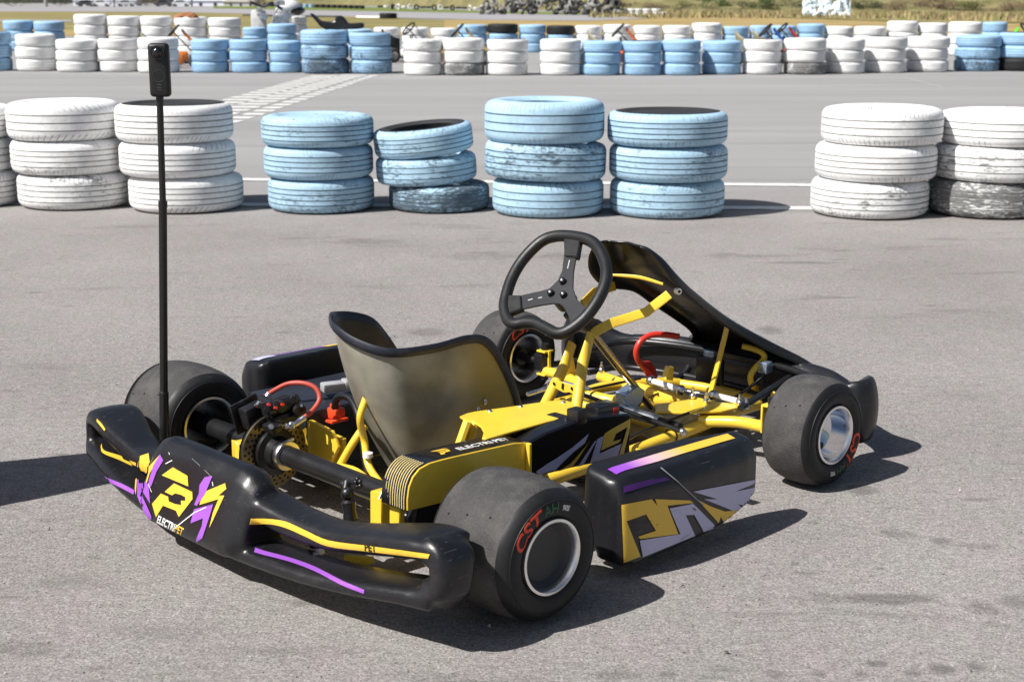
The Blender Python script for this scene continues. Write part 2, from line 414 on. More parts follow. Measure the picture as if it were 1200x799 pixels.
cd.dof.use_dof = True; cd.dof.focus_distance = 3.35; cd.dof.aperture_fstop = 9.
vs_ = SC.view_settings; vs_.view_transform = 'Standard'; vs_.look = 'None'; vs_.gamma = 1; vs_.exposure = 0.5; vs_.use_curve_mapping = False
SC.cycles.max_bounces = 8; SC.cycles.use_adaptive_sampling = True; SC.cycles.use_denoising = True

# ------------------------------------------------------------------ ground
def mat_asphalt():
    m = bpy.data.materials.new('bleached_asphalt'); m.use_nodes = True
    n, l = nt(m); b = n['Principled BSDF']; b.inputs['Roughness'].default_value = .85; b.inputs['Specular IOR Level'].default_value = .25
    tc = n.new('ShaderNodeTexCoord')
    rot = n.new('ShaderNodeMapping'); rot.inputs['Rotation'].default_value = (0, 0, -(YAW-math.pi/2)); l.new(tc.outputs['Object'], rot.inputs['Vector'])
    rv = rot.outputs[0]                                    # x across the lane, y along the depth of the lot
    def nz(scale, det=4, rough=.55, vec=None, stretch=None, dist=0):
        src = vec or rv
        if stretch:
            mp = n.new('ShaderNodeMapping'); mp.inputs['Scale'].default_value = stretch; l.new(src, mp.inputs['Vector']); src = mp.outputs[0]
        t = n.new('ShaderNodeTexNoise'); t.inputs['Scale'].default_value = scale; t.inputs['Detail'].default_value = det
        t.inputs['Roughness'].default_value = rough; t.inputs['Distortion'].default_value = dist; l.new(src, t.inputs['Vector']); return t.outputs['Fac']
    def ramp(f, a, ca, c, cb):
        r = n.new('ShaderNodeValToRGB'); r.color_ramp.elements[0].position = a; r.color_ramp.elements[0].color = (*ca, 1)
        r.color_ramp.elements[1].position = c; r.color_ramp.elements[1].color = (*cb, 1); l.new(f, r.inputs['Fac']); return r.outputs['Color']
    def mix(a, bcol, f, mode='MIX'):
        x = n.new('ShaderNodeMix'); x.data_type = 'RGBA'; x.blend_type = mode
        if isinstance(f, float): x.inputs['Factor'].default_value = f
        else: l.new(f, x.inputs['Factor'])
        l.new(a, x.inputs['A'])
        if isinstance(bcol, tuple): x.inputs['B'].default_value = (*bcol, 1)
        else: l.new(bcol, x.inputs['B'])
        return x.outputs['Result']
    def mr(f, a, c, lo=0., hi=1.):
        x = n.new('ShaderNodeMapRange'); x.inputs['From Min'].default_value = a; x.inputs['From Max'].default_value = c
        x.inputs['To Min'].default_value = lo; x.inputs['To Max'].default_value = hi; l.new(f, x.inputs['Value']); return x.outputs[0]
    base = ramp(nz(1.1, 5), .3, (.262, .252, .246), .7, (.326, .316, .310))
    speck = ramp(nz(190, 5, .75), .30, (.22, .21, .21), .68, (1.52, 1.50, 1.49))
    near = mix(base, speck, .9, 'MULTIPLY')
    near = mix(near, ramp(nz(75, 3, .7), .28, (.62, .61, .60), .72, (1.30, 1.29, 1.28)), .75, 'MULTIPLY')
    near = mix(near, ramp(nz(24, 4, .7, stretch=(1, 1.5, 1)), .28, (.74, .73, .72), .72, (1.20, 1.20, 1.20)), .7, 'MULTIPLY')
    near = mix(near, ramp(nz(6, 4, .6), .3, (.95, 1.0, .95), .7, (1.06, .98, 1.02)), .8, 'MULTIPLY')
    agg = n.new('ShaderNodeTexVoronoi'); agg.inputs['Scale'].default_value = 150; l.new(rv, agg.inputs['Vector'])
    near = mix(near, (.42, .40, .39), mr(agg.outputs['Color'], .88, .96, 0, .55))
    pits = n.new('ShaderNodeTexVoronoi'); pits.inputs['Scale'].default_value = 70; l.new(rv, pits.inputs['Vector'])
    pf = n.new('ShaderNodeMath'); pf.operation = 'MULTIPLY'
    l.new(mr(pits.outputs['Distance'], .22, .10), pf.inputs[0]); l.new(mr(pits.outputs['Color'], .72, .8), pf.inputs[1])
    near = mix(near, (.06, .055, .05), pf.outputs[0])
    # oil and rubber stains, longer across the lane
    st = nz(1., 6, .62, stretch=(1.5, 5.5, 1), dist=.4); stm = nz(.55, 2, .5, stretch=(1, 1.6, 1))
    sf = n.new('ShaderNodeMath'); sf.operation = 'MULTIPLY'; l.new(mr(st, .57, .70, 0, .55), sf.inputs[0]); l.new(mr(stm, .42, .56), sf.inputs[1])
    near = mix(near, (.085, .078, .072), sf.outputs[0])
    st2 = nz(7., 3, .5, stretch=(.8, 2.2, 1)); near = mix(near, (.11, .10, .095), mr(st2, .66, .74, 0, .5))
    # drips and scuffs surveyed one by one: (across, ahead, half width, half depth, strength)
    def marks():
        out = []
        for u, v, a, b_, k in ((1020, 702, 85, 6, .62), (960, 700, 16, 8, .4), (1150, 712, 24, 8, .6), (1190, 704, 30, 9, .5), (1050, 626, 22, 6, .6), (1102, 634, 12, 4, .5), (1148, 640, 26, 4, .4), (1028, 777, 12, 4, .6), (1102, 784, 16, 8, .65),
             (1145, 781, 14, 6, .6), (1070, 788, 10, 5, .45), (1010, 790, 12, 5, .5), (962, 790, 10, 4, .5), (910, 790, 12, 5, .4), (830, 792, 26, 5, .45), (784, 790, 14, 5, .45), (931, 660, 6, 2.5, .6), (1032, 666, 5, 2, .5), (952, 612, 6, 2, .5),
             (1010, 574, 17, 6, .55), (500, 389, 24, 5, .45), (430, 283, 40, 4, .4), (560, 300, 60, 5, .3), (660, 300, 40, 4, .35), (880, 300, 60, 2, .35), (940, 308, 55, 1.6, .5), (902, 387, 16, 5, .55), (850, 300, 20, 4, .4), (30, 760, 40, 10, .35), (190, 740, 60, 12, .25), (350, 705, 24, 5, .4), (100, 680, 50, 10, .25), (720, 790, 30, 6, .35)):
            g = at(u, v, z=0); px_ = (g-C0).dot(LOOK)/F_PX; dd = at(u, v-b_, z=0)-at(u, v+b_, z=0); out.append((g.dot(RT), g.dot(FW), a*px_, dd.length/2, k))
        return out
    wx = nz(9, 4, .65); wy = nz(13, 4, .65, stretch=(1, 1.4, 1))
    sep = n.new('ShaderNodeSeparateXYZ'); l.new(rv, sep.inputs[0]); mark = None
    def M2(op, a, c):
        k_ = n.new('ShaderNodeMath'); k_.operation = op
        for i_, q in enumerate((a, c)):
            if isinstance(q, (int, float)): k_.inputs[i_].default_value = q
            else: l.new(q, k_.inputs[i_])
        return k_.outputs[0]
    for x_, y_, a_, b_, k_ in marks():
        dx = M2('MULTIPLY', M2('SUBTRACT', sep.outputs['X'], x_), 1/a_); dy = M2('MULTIPLY', M2('SUBTRACT', sep.outputs['Y'], y_), 1/b_)
        r2 = M2('ADD', M2('MULTIPLY', dx, dx), M2('MULTIPLY', dy, dy)); r2 = M2('ADD', r2, M2('MULTIPLY', M2('SUBTRACT', wx, .5), 3.2)); r2 = M2('ADD', r2, M2('MULTIPLY', M2('SUBTRACT', wy, .5), 2.2))
        f_ = mr(r2, 1.25, .15, 0, k_*.85); mark = f_ if mark is None else M2('MAXIMUM', mark, f_)
    near = mix(near, (.072, .066, .062), mark)
    # smoother, cooler surface of the circuit beyond the painted lines
    far = ramp(nz(.5, 4, stretch=(.35, 1.6, 1)), .3, (.262, .255, .254), .7, (.315, .308, .306))
    far = mix(far, ramp(nz(120, 3, .7), .3, (.75, .75, .75), .7, (1.2, 1.2, 1.2)), .6, 'MULTIPLY')
    streak = nz(1., 5, .6, stretch=(.12, 2.4, 1)); far = mix(far, (.19, .185, .185), mr(streak, .55, .68, 0, .5))
    sp = n.new('ShaderNodeSeparateXYZ'); l.new(rv, sp.inputs[0])
    edge = n.new('ShaderNodeMath'); edge.operation = 'ADD'
    wob = mr(nz(1.5, 3), 0, 1, -.5, .5); l.new(sp.outputs['Y'], edge.inputs[0]); l.new(wob, edge.inputs[1])
    d0 = FW.dot(Vector((CAM_X, CAM_Y, 0)))
    col = mix(near, far, mr(edge.outputs[0], d0+7.6, d0+9.6))
    l.new(col, b.inputs['Base Color'])
    h1 = nz(210, 4, .75); h2 = nz(60, 3, .6)
    hs = n.new('ShaderNodeMath'); hs.operation = 'MULTIPLY_ADD'; hs.inputs[1].default_value = .8; l.new(h2, hs.inputs[0]); l.new(h1, hs.inputs[2])
    bp = n.new('ShaderNodeBump'); bp.inputs['Strength'].default_value = .7; bp.inputs['Distance'].default_value = .004
    l.new(hs.outputs[0], bp.inputs['Height']); l.new(bp.outputs['Normal'], b.inputs['Normal'])
    return m
M_asph = mat_asphalt()
def sheet(name, pts, m, z=0., kind='structure', thick=0):
    mb = MB(); mb.add([Vector((p[0], p[1], z)) for p in pts], [list(range(len(pts)))])
    o = mb.build(name, m, None, smooth=0); tag(o, kind=kind); return o
sheet('ground', [G(-700, -40), G(700, -40), G(700, 900), G(-700, 900)], M_asph)
def mat_paint_line():
    m = mat('worn_road_paint', (.66, .65, .62), .7)
    n, l = nt(m); b = n['Principled BSDF']; tc = n.new('ShaderNodeTexCoord')
    t = n.new('ShaderNodeTexNoise'); t.inputs['Scale'].default_value = 14; t.inputs['Detail'].default_value = 8; t.inputs['Roughness'].default_value = .7
    l.new(tc.outputs['Object'], t.inputs['Vector'])
    r = n.new('ShaderNodeValToRGB'); r.color_ramp.elements[0].position = .33; r.color_ramp.elements[0].color = (.34, .33, .32, 1)
    r.color_ramp.elements[1].position = .5; r.color_ramp.elements[1].color = (.70, .69, .66, 1)
    l.new(t.outputs['Fac'], r.inputs['Fac']); l.new(r.outputs['Color'], b.inputs['Base Color']); return m
M_line = mat_paint_line()
def stripe(name, a, b_, wd):
    (x0, d0), (x1, d1) = a, b_
    return sheet(name, [G(x0, d0-wd/2), G(x1, d1-wd/2), G(x1, d1+wd/2), G(x0, d0+wd/2)], M_line, .004)
stripe('painted_line', (-9, 8.67), (9, 7.80), .13)
stripe('painted_line', (-9, 10.12), (9, 8.62), .13)
# painted block band running off towards the far barrier
def hatch():
    mb = MB(); L0, L1 = gpx(260, 117), gpx(367, 88); K0, K1 = gpx(282, 134), gpx(417, 93); R0, R1 = gpx(298, 138), gpx(440, 90)
    def X(p, q, d): return p[0]+(q[0]-p[0])*(d-p[1])/(q[1]-p[1])
    d = 12.6; i = 0
    while d < 23.2:
        l_, k_, r_ = X(L0, L1, d), X(K0, K1, d), X(R0, R1, d); mid = l_+(k_-l_)*.5
        for a, c, o in ((l_+.02, mid-.02, 0), (mid+.02, k_-.035, .2), (k_+.035, r_, .1)):
            j = random.uniform(-.02, .02); q = d+o
            mb.add([G(a+j, q, .004), G(c+j, q, .004), G(c+.02, q+.25, .004), G(a+.02, q+.25, .004)], [[0, 1, 2, 3]])
        d += .47; i += 1
    o = mb.build('painted_block_marking', M_line, None, 0); tag(o, kind='structure')
hatch()
stripe('painted_line', gpx(1060, 91), gpx(1105, 103), .18)

# ------------------------------------------------------------------ tyres
def tyre_profile(W=.195, Rr=.312, rh=.2, kind=0):
    h = W/2; P = []; reg = []
    def pt(r, z, g): P.append((r, z)); reg.append(g)
    pt(rh+.012, -h*.45, 1); pt(rh, -h*.80, 2); pt(rh+.016, -h*.93, 2); pt(rh+.05, -h, 2); pt(Rr-.040, -h*.96, 2)
    sq = (.012, .020, .016)[kind]
    pt(Rr-.018, -h*.88, 0); pt(Rr-.007, -h*.76, 0); pt(Rr-.002, -h*.62, 0)
    gs = ((-.46, -.16, .16, .46), (-.40, 0., .40), (-.5, -.2, .12, .42))[kind]
    for g in gs:
        z = g*h; wdt = .0034
        pt(Rr+.000, z-wdt, 1); pt(Rr-.0065, z-wdt*.6, 1); pt(Rr-.0065, z+wdt*.6, 1); pt(Rr+.000, z+wdt, 0)
    pt(Rr-.002, h*.62, 0); pt(Rr-.007, h*.76, 0); pt(Rr-.018, h*.88, 0); pt(Rr-.040, h*.96, 3); pt(rh+.05, h, 3); pt(rh+.016, h*.93, 3); pt(rh, h*.80, 3)
    pt(rh+.012, h*.45, 1); pt(Rr-.03, h*.4, 1); pt(Rr-.022, 0, 1); pt(Rr-.03, -h*.4, 1); pt(rh+.012, -h*.45, 1)
    return P, reg
TY = {}
def tyre_mesh(kind, colour, top='same', seg=88):
    key = (kind, colour, top, seg)
    if key in TY: return TY[key]
    P, reg = tyre_profile(kind=kind); n = seg; N = len(P); me = bpy.data.meshes.new('tyre')
    V = []; Fs = []; Ms = []; UV = []
    L = [0]
    for i in range(1, N): L.append(L[-1]+math.dist(P[i], P[i-1]))
    for j in range(n):
        t = 2*math.pi*j/n
        V += [(r*math.cos(t), r*math.sin(t), z) for r, z in P]
    for j in range(n):
        for i in range(N-1):
            a = j*N+i; b = ((j+1) % n)*N+i
            Fs.append((a, b, b+1, a+1)); g = reg[i] if reg[i] != 0 else (1 if reg[i+1] == 1 and False else 0)
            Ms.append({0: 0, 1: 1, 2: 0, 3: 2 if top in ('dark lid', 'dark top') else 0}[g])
            z0 = .5+P[i][1]/.195; z1 = .5+P[i+1][1]/.195
            UV += [(j/n, z0), ((j+1)/n, z0), ((j+1)/n, z1), (j/n, z1)]
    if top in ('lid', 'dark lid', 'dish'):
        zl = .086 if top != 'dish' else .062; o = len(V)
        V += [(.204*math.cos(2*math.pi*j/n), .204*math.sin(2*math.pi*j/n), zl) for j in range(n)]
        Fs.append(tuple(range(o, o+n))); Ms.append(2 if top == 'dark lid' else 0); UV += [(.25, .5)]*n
    me.from_pydata(V, [], Fs); me.materials.append(MP[colour]); me.materials.append(MGRV[colour]); me.materials.append(M_trub)
    me.polygons.foreach_set('material_index', Ms)
    u = me.uv_layers.new(name='UVMap')
    for k, q in enumerate(UV): u.data[k].uv = q
    me.polygons.foreach_set('use_smooth', [True]*len(Fs)); me.set_sharp_from_angle(angle=R(48)); me.update()
    TY[key] = me; return me
def put_tyre(p, kind, colour, label, group, top='same', wear=.2, sc=1., tilt=(0, 0), h=1., seg=88, cat='tyre'):
    o = bpy.data.objects.new('tyre', tyre_mesh(kind, colour, top, seg)); COL.objects.link(o)
    o.location = p; o.rotation_euler = (tilt[0], tilt[1], random.uniform(0, 6.28)); o.scale = (sc, sc, h)
    o['wear'] = wear; o.scale = (sc*random.uniform(.985, 1.015), sc*random.uniform(.985, 1.015), h); tag(o, label, cat, group); return o
TIER = ('bottom', 'middle', 'top')
# front row: description, spans (left px, right px) bottom to top, base px, colour words, wear, tops, tread
FRONT = [
 ('stack cut by the left picture edge', ((-98, 26), (-103, 21), (-107, 22)), 246, ('white',)*3, (.30, .28, .12), 'same', (0, 1, 2), 'leftmost front-row'),
 ('second stack from the left', ((26, 155), (21, 150), (19, 146)), 248, ('white',)*3, (.36, .28, .05), 'lid', (2, 0, 1), ''),
 ('stack behind the camera pole', ((154, 286), (145, 279), (143, 277)), 252, ('white',)*3, (.18, .12, .16), 'dark lid', (0, 2, 0), ''),
 ('leftmost blue stack', ((315, 440), (313, 438), (311, 439.5)), 253, ('blue',)*3, (.34, .26, .34), 'lid', (0, 0, 2), ''),
 ('short leaning blue stack', ((457, 573), (442, 558.7), (439.5, 555)), 252.5, ('blue',)*3, (.62, .40, .34), 'dark top', (2, 1, 2), ''),
 ('tall blue stack with open top', ((576.5, 707.5), (566, 711.5), (566, 709)), 258, ('blue',)*3, (.24, .44, .14), 'same', (1, 0, 1), ''),
 ('rightmost blue stack', ((715, 846.7), (712, 850.7), (710, 849)), 258.7, ('blue',)*3, (.36, .34, .20), 'dark lid', (1, 0, 0), ''),
 ('white stack right of the road line', ((949, 1085), (953, 1091), (958, 1096)), 259, ('white',)*3, (.36, .10, .22), 'dish', (0, 2, 1), ''),
 ('stack at the right picture edge', ((1086, 1222), (1091, 1230), (1096, 1236)), 258, ('white',)*3, (.70, .40, .18), 'lid', (0, 1, 1), ''),
]
LOOKS = {  # how each one looks
 (0, 0): 'dirty white', (0, 1): 'greyish white', (0, 2): 'clean white', (1, 0): 'soiled white', (1, 1): 'ribbed white', (1, 2): 'smooth bright white',
 (2, 0): 'sharply ribbed white', (2, 1): 'plain white', (2, 2): 'black-topped white', (3, 0): 'scuffed blue', (3, 1): 'clean ribbed blue', (3, 2): 'deep blue topped',
 (4, 0): 'blackened blue', (4, 1): 'smudged blue', (4, 2): 'tilted open blue', (5, 0): 'pale greenish blue', (5, 1): 'dark-smeared blue', (5, 2): 'open pale blue',
 (6, 0): 'curve-grooved blue', (6, 1): 'finely ribbed blue', (6, 2): 'black-topped blue', (7, 0): 'flecked white', (7, 1): 'clean white', (7, 2): 'white with scuffed rim',
 (8, 0): 'mostly black worn', (8, 1): 'yellow-stained white', (8, 2): 'bright clean white'}
for si, (desc, spans, yb, cols, wears, top, kinds, _) in enumerate(FRONT):
    g = at((spans[0][0]+spans[0][1])/2, yb, z=0); d = g-C0; d.z = 0; d.normalize(); c0 = g+d*.312; z = 0
    zc = (c0-C0).dot(LOOK); mid0 = (spans[0][0]+spans[0][1])/2
    for k in range(3):
        l_, r_ = spans[k]; sc = min(1.06, max(.9, (r_-l_)*zc/F_PX/.624)); hh = (1.0, .98, .93)[k] if si != 4 else (.76, .79, .81)[k]
        if si == 3: hh = (.95, .92, .86)[k]
        if si == 7: hh = (1.02, 1.0, 1.0)[k]
        if si == 5: hh = (1.0, 1.05, 1.16)[k]
        if si in (1, 2) and k == 2: hh = 1.08
        p = c0 + RT*(((l_+r_)/2-mid0)*zc/F_PX); th = .195*hh
        tl = (0, 0)
        if si == 4: tl = ((0, 0), (.02, -.055), (.035, -.10))[k]
        if si == 5 and k == 1: tl = (-.02, .03)
        # tilt given across the view: turn about the sight line
        ax = Matrix.Rotation(tl[1], 3, FW) @ Matrix.Rotation(tl[0], 3, RT)
        o = put_tyre((p.x, p.y, z+th/2+(.006 if si == 4 and k else 0)*k), kinds[k], cols[k], f'{LOOKS[(si, k)]} {TIER[k]} tyre of the {desc}', 'painted tyres of the front row',
                     top if k == 2 else 'same', wears[k], sc, h=hh)
        o.rotation_euler = (ax @ Matrix.Rotation(random.uniform(0, 6.28), 3, 'Z')).to_euler()
        z += th-.003
ORD = ('first second third fourth fifth sixth seventh eighth ninth tenth eleventh twelfth thirteenth fourteenth fifteenth sixteenth seventeenth eighteenth nineteenth twentieth '
       'twenty-first twenty-second twenty-third twenty-fourth twenty-fifth twenty-sixth twenty-seventh twenty-eighth twenty-ninth thirtieth thirty-first thirty-second thirty-third').split()
w3, b3 = ('white',)*3, ('far blue',)*3
MIDROW = [(-36, 7.5, 37, 84, b3), (14, 61, 40, 84, w3), (61, 110, 46, 85, w3), (110.7, 156.5, 45, 85, w3), (157, 205, 44, 86, w3), (221, 265, 46, 86, b3), (266, 311, 46, 86, b3),
 (311.5, 350.7, 48, 86, b3), (350.7, 406.7, 35, 87, b3), (406.7, 457, 38, 87, b3), (471.5, 517, 46, 89, w3), (518, 567.5, 45, 89, w3), (569, 618.7, 46, 89, w3), (632, 681, 46, 89, w3),
 (682, 729, 48, 89, b3), (730.7, 778, 48, 89, b3), (778, 824.5, 47, 89, b3), (825, 871.5, 48, 88, b3), (873, 919, 46, 88, w3), (922, 971, 45, 88, w3), (970.7, 1017, 45, 87, w3),
 (1018, 1066.7, 43, 86, w3), (1067, 1116, 43, 85, w3), (1124, 1176, 41, 84, b3), (1176, 1230, 38, 84, ('black', 'far blue', 'far blue'))]
MW = {8: (.62, .46, .24), 9: (.46, .36, .2), 11: (.72, .1, .2), 19: (.68, .2, .2), 23: (.54, .34, .2), 10: (.15, .2, .4)}
cn = lambda c: {'far blue': 'light blue'}.get(c, c)
for si, (l_, r_, yt, yb, cols) in enumerate(MIDROW):
    g = at((l_+r_)/2, yb, z=0); c = g+FW*.31; zc = (c-C0).dot(LOOK); sc = (r_-l_-.5)*zc/F_PX/.624; hgt = (yb-yt)*zc/F_PX*1.0/3/.195*.97; z = 0
    for k in range(3):
        th = .195*hgt; j = RT*random.uniform(-.015, .015)
        put_tyre((c.x+j.x, c.y+j.y, z+th/2), (si+k) % 3, cols[k], f'{cn(cols[k])} {TIER[k]} tyre, {ORD[si]} stack from the left, second row', 'painted tyres of the second row',
                 'same' if si % 3 else 'dark top', MW.get(si, (.22, .12, .15))[k], sc, h=hgt, seg=40); z += th-.004
FARROW = [(1, 36, 25, 60, 'b'), (37, 72.5, 26, 60, 'b'), (84.5, 123.5, 18, 66, 'w'), (124, 162.7, 20, 66, 'w'), (163, 200, 20, 66, 'w'), (202.7, 241, 21, 66, 'w'), (242, 281, 22, 66, 'w'),
 (282.7, 311, 33, 62, 'b'), (311.5, 346.7, 29, 63, 'b'), (406, 436, 35, 62, 'b'), (437, 468, 33, 62, 'w'), (469, 502.7, 33, 62, 'w'), (504, 534.7, 34, 62, 'w'), (536, 570.7, 30, 62, 'b'),
 (571, 607, 29, 62, 'k'), (608, 640, 30, 62, 'b'), (640.5, 674, 31, 62, 'k'), (674, 706.7, 31, 62, 'w'), (707, 741, 30, 62, 'w'), (742.7, 776, 31, 62, 'w'), (777, 811.5, 31, 62, 'w'),
 (812, 847, 28, 62, 'g'), (848, 879, 32, 62, 'b'), (880, 904, 31, 62, 'b'), (905, 935, 31, 62, 'b'), (936, 969, 29, 62, 'b'), (969, 1002, 32, 62, 'w'), (1002.7, 1042, 32, 64, 'w'),
 (1042, 1078, 26, 64, 'w'), (1078.7, 1113, 28, 64, 'w'), (1114, 1154, 27, 66, 'w'), (1154.7, 1183, 27, 62, 'b')]
for si, (l_, r_, yt, yb, cc) in enumerate(FARROW):
    g = at((l_+r_)/2, yb, z=0); c = g+FW*.31; zc = (c-C0).dot(LOOK); sc = min((r_-l_-.3)*zc/F_PX/.624, 1.12)
    H = (yb-yt)*zc/F_PX; n_ = max(3, round(H/.21)); hgt = H/n_/.195; z = 0
    for k in range(n_):
        th = .195*hgt; colr = 'far blue' if cc in 'bk' else 'white'
        if cc == 'k' and k == n_-1: colr = 'black'
        name = ('bottom', 'middle', 'top')[k] if n_ == 3 else ('bottom', 'second lowest', 'third', 'top', 'topmost')[min(k, 3) if k < n_-1 else 3]
        if n_ == 5: name = ('bottom', 'second lowest', 'middle', 'second highest', 'top')[k]
        put_tyre((c.x, c.y, z+th/2), (si+k) % 3, colr, f'{cn(colr)} {name} tyre, {ORD[si]} stack from the left, third row', 'painted tyres of the third row',
                 'same', .35 if cc == 'g' else .15, sc, h=hgt, seg=32); z += th-.004

# ------------------------------------------------------------------ the kart (origin on the ground under the rear axle, x forward)
kart = empty('go_kart')
tag(kart, 'black and yellow electric go-kart with purple stickers, parked empty in the foreground', 'go-kart')
def V(x, y, z): return Vector((x, y, z))
AX_R, AX_F, WB = .137, .1325, 1.05

def polar_text(body, c, r0, th_mid, size, slot, flip=1, bold=.03, shear=.25, stretch=1.):
    """letters bent round a tyre sidewall seen from the -y side"""
    P, w_ = text_polys(body, bold, shear); out = []
    for p in P:
        q = []
        for v in p:
            th = th_mid - (v.x-w_/2)*size*stretch/(r0+.01); r = r0 + v.y*size
            q.append(V(c[0]+r*math.cos(th), c[1], c[2]+r*math.sin(th)))
        out.append((q, slot))
    return out
def wheel(y, x, zc, rad, half, rimr, out, dish, letters, tail, name='wheel'):
    """out=-1 when the outer face looks to -y"""
    w_ = empty(name); w_.parent = kart; c = V(x, y, zc)
    tp = [(rimr+.002, -half+.012), (rimr+.012, -half+.002), (rad*.72, -half-.002), (rad*.82, -half+.002), (rad*.885, -half+half*.09), (rad*.932, -half+half*.19), (rad*.966, -half*.62), (rad*.9905, -half*.35), (rad, 0)]
    tp = tp+[(r, -h) for r, h in tp[-2::-1]]
    tp += [(rimr+.002, half-.02), (rimr+.002, -half+.012)]
    # crown and flanks as one smooth curve
    cv = catmull([V(r, h, 0) for r, h in tp[:17]], 3); tp = [(q.x, q.y) for q in cv]+tp[17:]
    mb = MB(); mb.lathe(tp, c, (0, 1, 0), 96, mats=[0 if (tp[i][0]+tp[i+1][0])/2 > rad*.935 else 1 for i in range(len(tp)-1)])
    # thin moulding ribs on the sidewall
    for s in (-1, 1):
        for rr in (rad*.80,):
            mb.tube([c+V(rr*math.cos(t), s*(half-.0003), rr*math.sin(t)) for t in [2*math.pi*k/72 for k in range(72)]], .0011, n=5, closed=True, m=1)
    # wear dots on the tread
    for k in range(3):
        for s in (-.45, .05, .5):
            t = .4+k*2.1+s*.15; rr = rad*(1-.034*(s/.62)**2); mb.ball(c+V(rr*math.cos(t), s*half, rr*math.sin(t)), .0026, m=2, sc=(1, 1, 1), n=8)
    ty = mb.build('tyre', [M_rub, M_side, M_black], w_, 50)
    o = out; lip = half-.004
    rb = MB()
    rp = [(rimr-.004, o*lip-.0*o), (rimr+.003, o*(lip+.003)), (rimr+.005, o*lip), (rimr+.001, o*(lip-.008))]
    rb.lathe([(rimr+.001, o*(lip-.010)), (rimr+.005, o*(lip-.003)), (rimr+.004, o*(lip+.004)), (rimr-.001, o*(lip+.005)), (rimr-.0045, o*lip), (rimr-.006, o*(lip-.010))], c, (0, 1, 0), 64, m=0)
    dm, dd = dish
    rb.lathe([(rimr-.006, o*(lip-.010)), (rimr-.010, o*(lip-dd*.6)), (rimr-.018, o*(lip-dd*.95)), (rimr-.028, o*(lip-dd)), (.028, o*(lip-dd*1.03)), (.0, o*(lip-dd*1.03))], c, (0, 1, 0), 64, m=1)
    # inboard lip and barrel
    i = -o
    rb.lathe([(rimr+.001, i*(lip-.010)), (rimr+.005, i*(lip-.003)), (rimr+.004, i*(lip+.004)), (rimr-.001, i*(lip+.005)), (rimr-.0045, i*lip), (rimr-.008, i*(lip-.02)), (rimr-.014, i*(lip-.05)),
              (rimr-.016, i*(-lip+dd+.006)), (.0, i*(-lip+dd+.006))], c, (0, 1, 0), 64, mats=[0, 0, 0, 0, 2, 2, 2, 2])
    rb.build('rim', [M_lip, dm, M_alu], w_, 35)
    hb = MB(); a = c+V(0, i*(-lip+dd+.004), 0)
    hb.cyl(a, a+V(0, i*.05, 0), .030, 24); hb.cyl(a+V(0, i*.05, 0), a+V(0, i*.075, 0), .024, 24)
    for k in range(3):
        t = k*2.094+.5; hb.cyl(a+V(.036*math.cos(t), i*.001, .036*math.sin(t)), a+V(.036*math.cos(t), i*.018, .036*math.sin(t)), .006, 8)
    hb.build('hub', M_sat, w_)
    if letters is not None:
        th, lr = letters; s = -1
        yy = y-half-.03
        pl = polar_text('CST', (x, yy, zc), rimr+.013, R(th), .037, 0, bold=.022, shear=.15, stretch=1.25)
        if tail: pl += polar_text('AH', (x, yy, zc), rimr+.018, R(th-40), .028, 1, bold=.0, shear=0.) + polar_text('90S', (x, yy, zc), rimr+.022, R(th-63), .014, 2, bold=.02, shear=0)
        drape(pl, 'lettering', w_, bvh_of([ty]), (0, -1, 0), [M_redink, M_greenink, M_wht], off=.0009, size=.012)
    return w_
wheel(-.585, 0, AX_R, AX_R, .108, .069, -1, (M_dgrey, .022), (134, 0), True)
wheel(.585, 0, AX_R, AX_R, .108, .069, 1, (M_chr, .03), None, False)
wheel(-.528, WB, AX_F, AX_F, .068, .067, -1, (M_chr, .045), (-33, 0), True)
wheel(.528, WB, AX_F, AX_F, .068, .067, 1, (M_chr, .03), (108, 0), True)
mb = MB(); c = V(WB, -.528-.068+.043, AX_F); mb.cyl(c+V(-.012, 0, -.030), c+V(-.012, -.012, -.030), .0085, 14); mb.build('wheel_plug', M_black, kart)

# --- rear axle, disc, hub carriers
mb = MB(); mb.cyl((0, -.60, AX_R), (0, .60, AX_R), .0235, 28); mb.build('rear_axle', M_sat, kart)
YD = .215
def disc():
    mb = MB(); c = V(0, YD, AX_R); ro = .088
    for s in (-1, 1):
        # perforated face: rings of small raised-edge holes cut as dark wells
        mb.lathe([(.046, s*.003), (.046, s*.0065), (ro-.001, s*.0065), (ro, s*.0052)], c, (0, 1, 0), 72, m=0)
    mb.lathe([(ro-.003, -.004), (ro-.003, .004)], c, (0, 1, 0), 72, m=1)
    for k in range(30):
        t = 2*math.pi*k/30
        for j, rr in enumerate((.060, .069, .079)):
            a = t+j*.07; p = c+V(rr*math.cos(a), -.0064, rr*math.sin(a)); mb.cyl(p, p-V(0, .0005, 0), .0034, 8, m=1)
    d = mb.build('brake_disc', [M_steel, M_black], kart)
    cb = MB()
    for k in range(6):
        t = k*math.pi/3+.3; p = c+V(.047*math.cos(t), -.004, .047*math.sin(t)); q = c+V(.030*math.cos(t), -.012, .030*math.sin(t))
        cb.tube([q, p], [.011, .009], 10); cb.cyl(p-V(0, .001, 0), p-V(0, .010, 0), .0065, 8, m=1)
    cb.lathe([(.024, -.045), (.038, -.045), (.040, -.024), (.054, -.020), (.056, -.010), (.050, .03), (.024, .03)], c, (0, 1, 0), 40)
    cb.lathe([(.024, -.062), (.033, -.062), (.034, -.060), (.034, -.048), (.033, -.046), (.024, -.046)], c, (0, 1, 0), 40, m=2)
    cb.cyl(c+V(-.02, -.054, .028), c+V(.02, -.054, .036), .0045, 8, m=2)
    cb.build('disc_carrier', [M_sat, M_gold, M_alu], d)
disc()
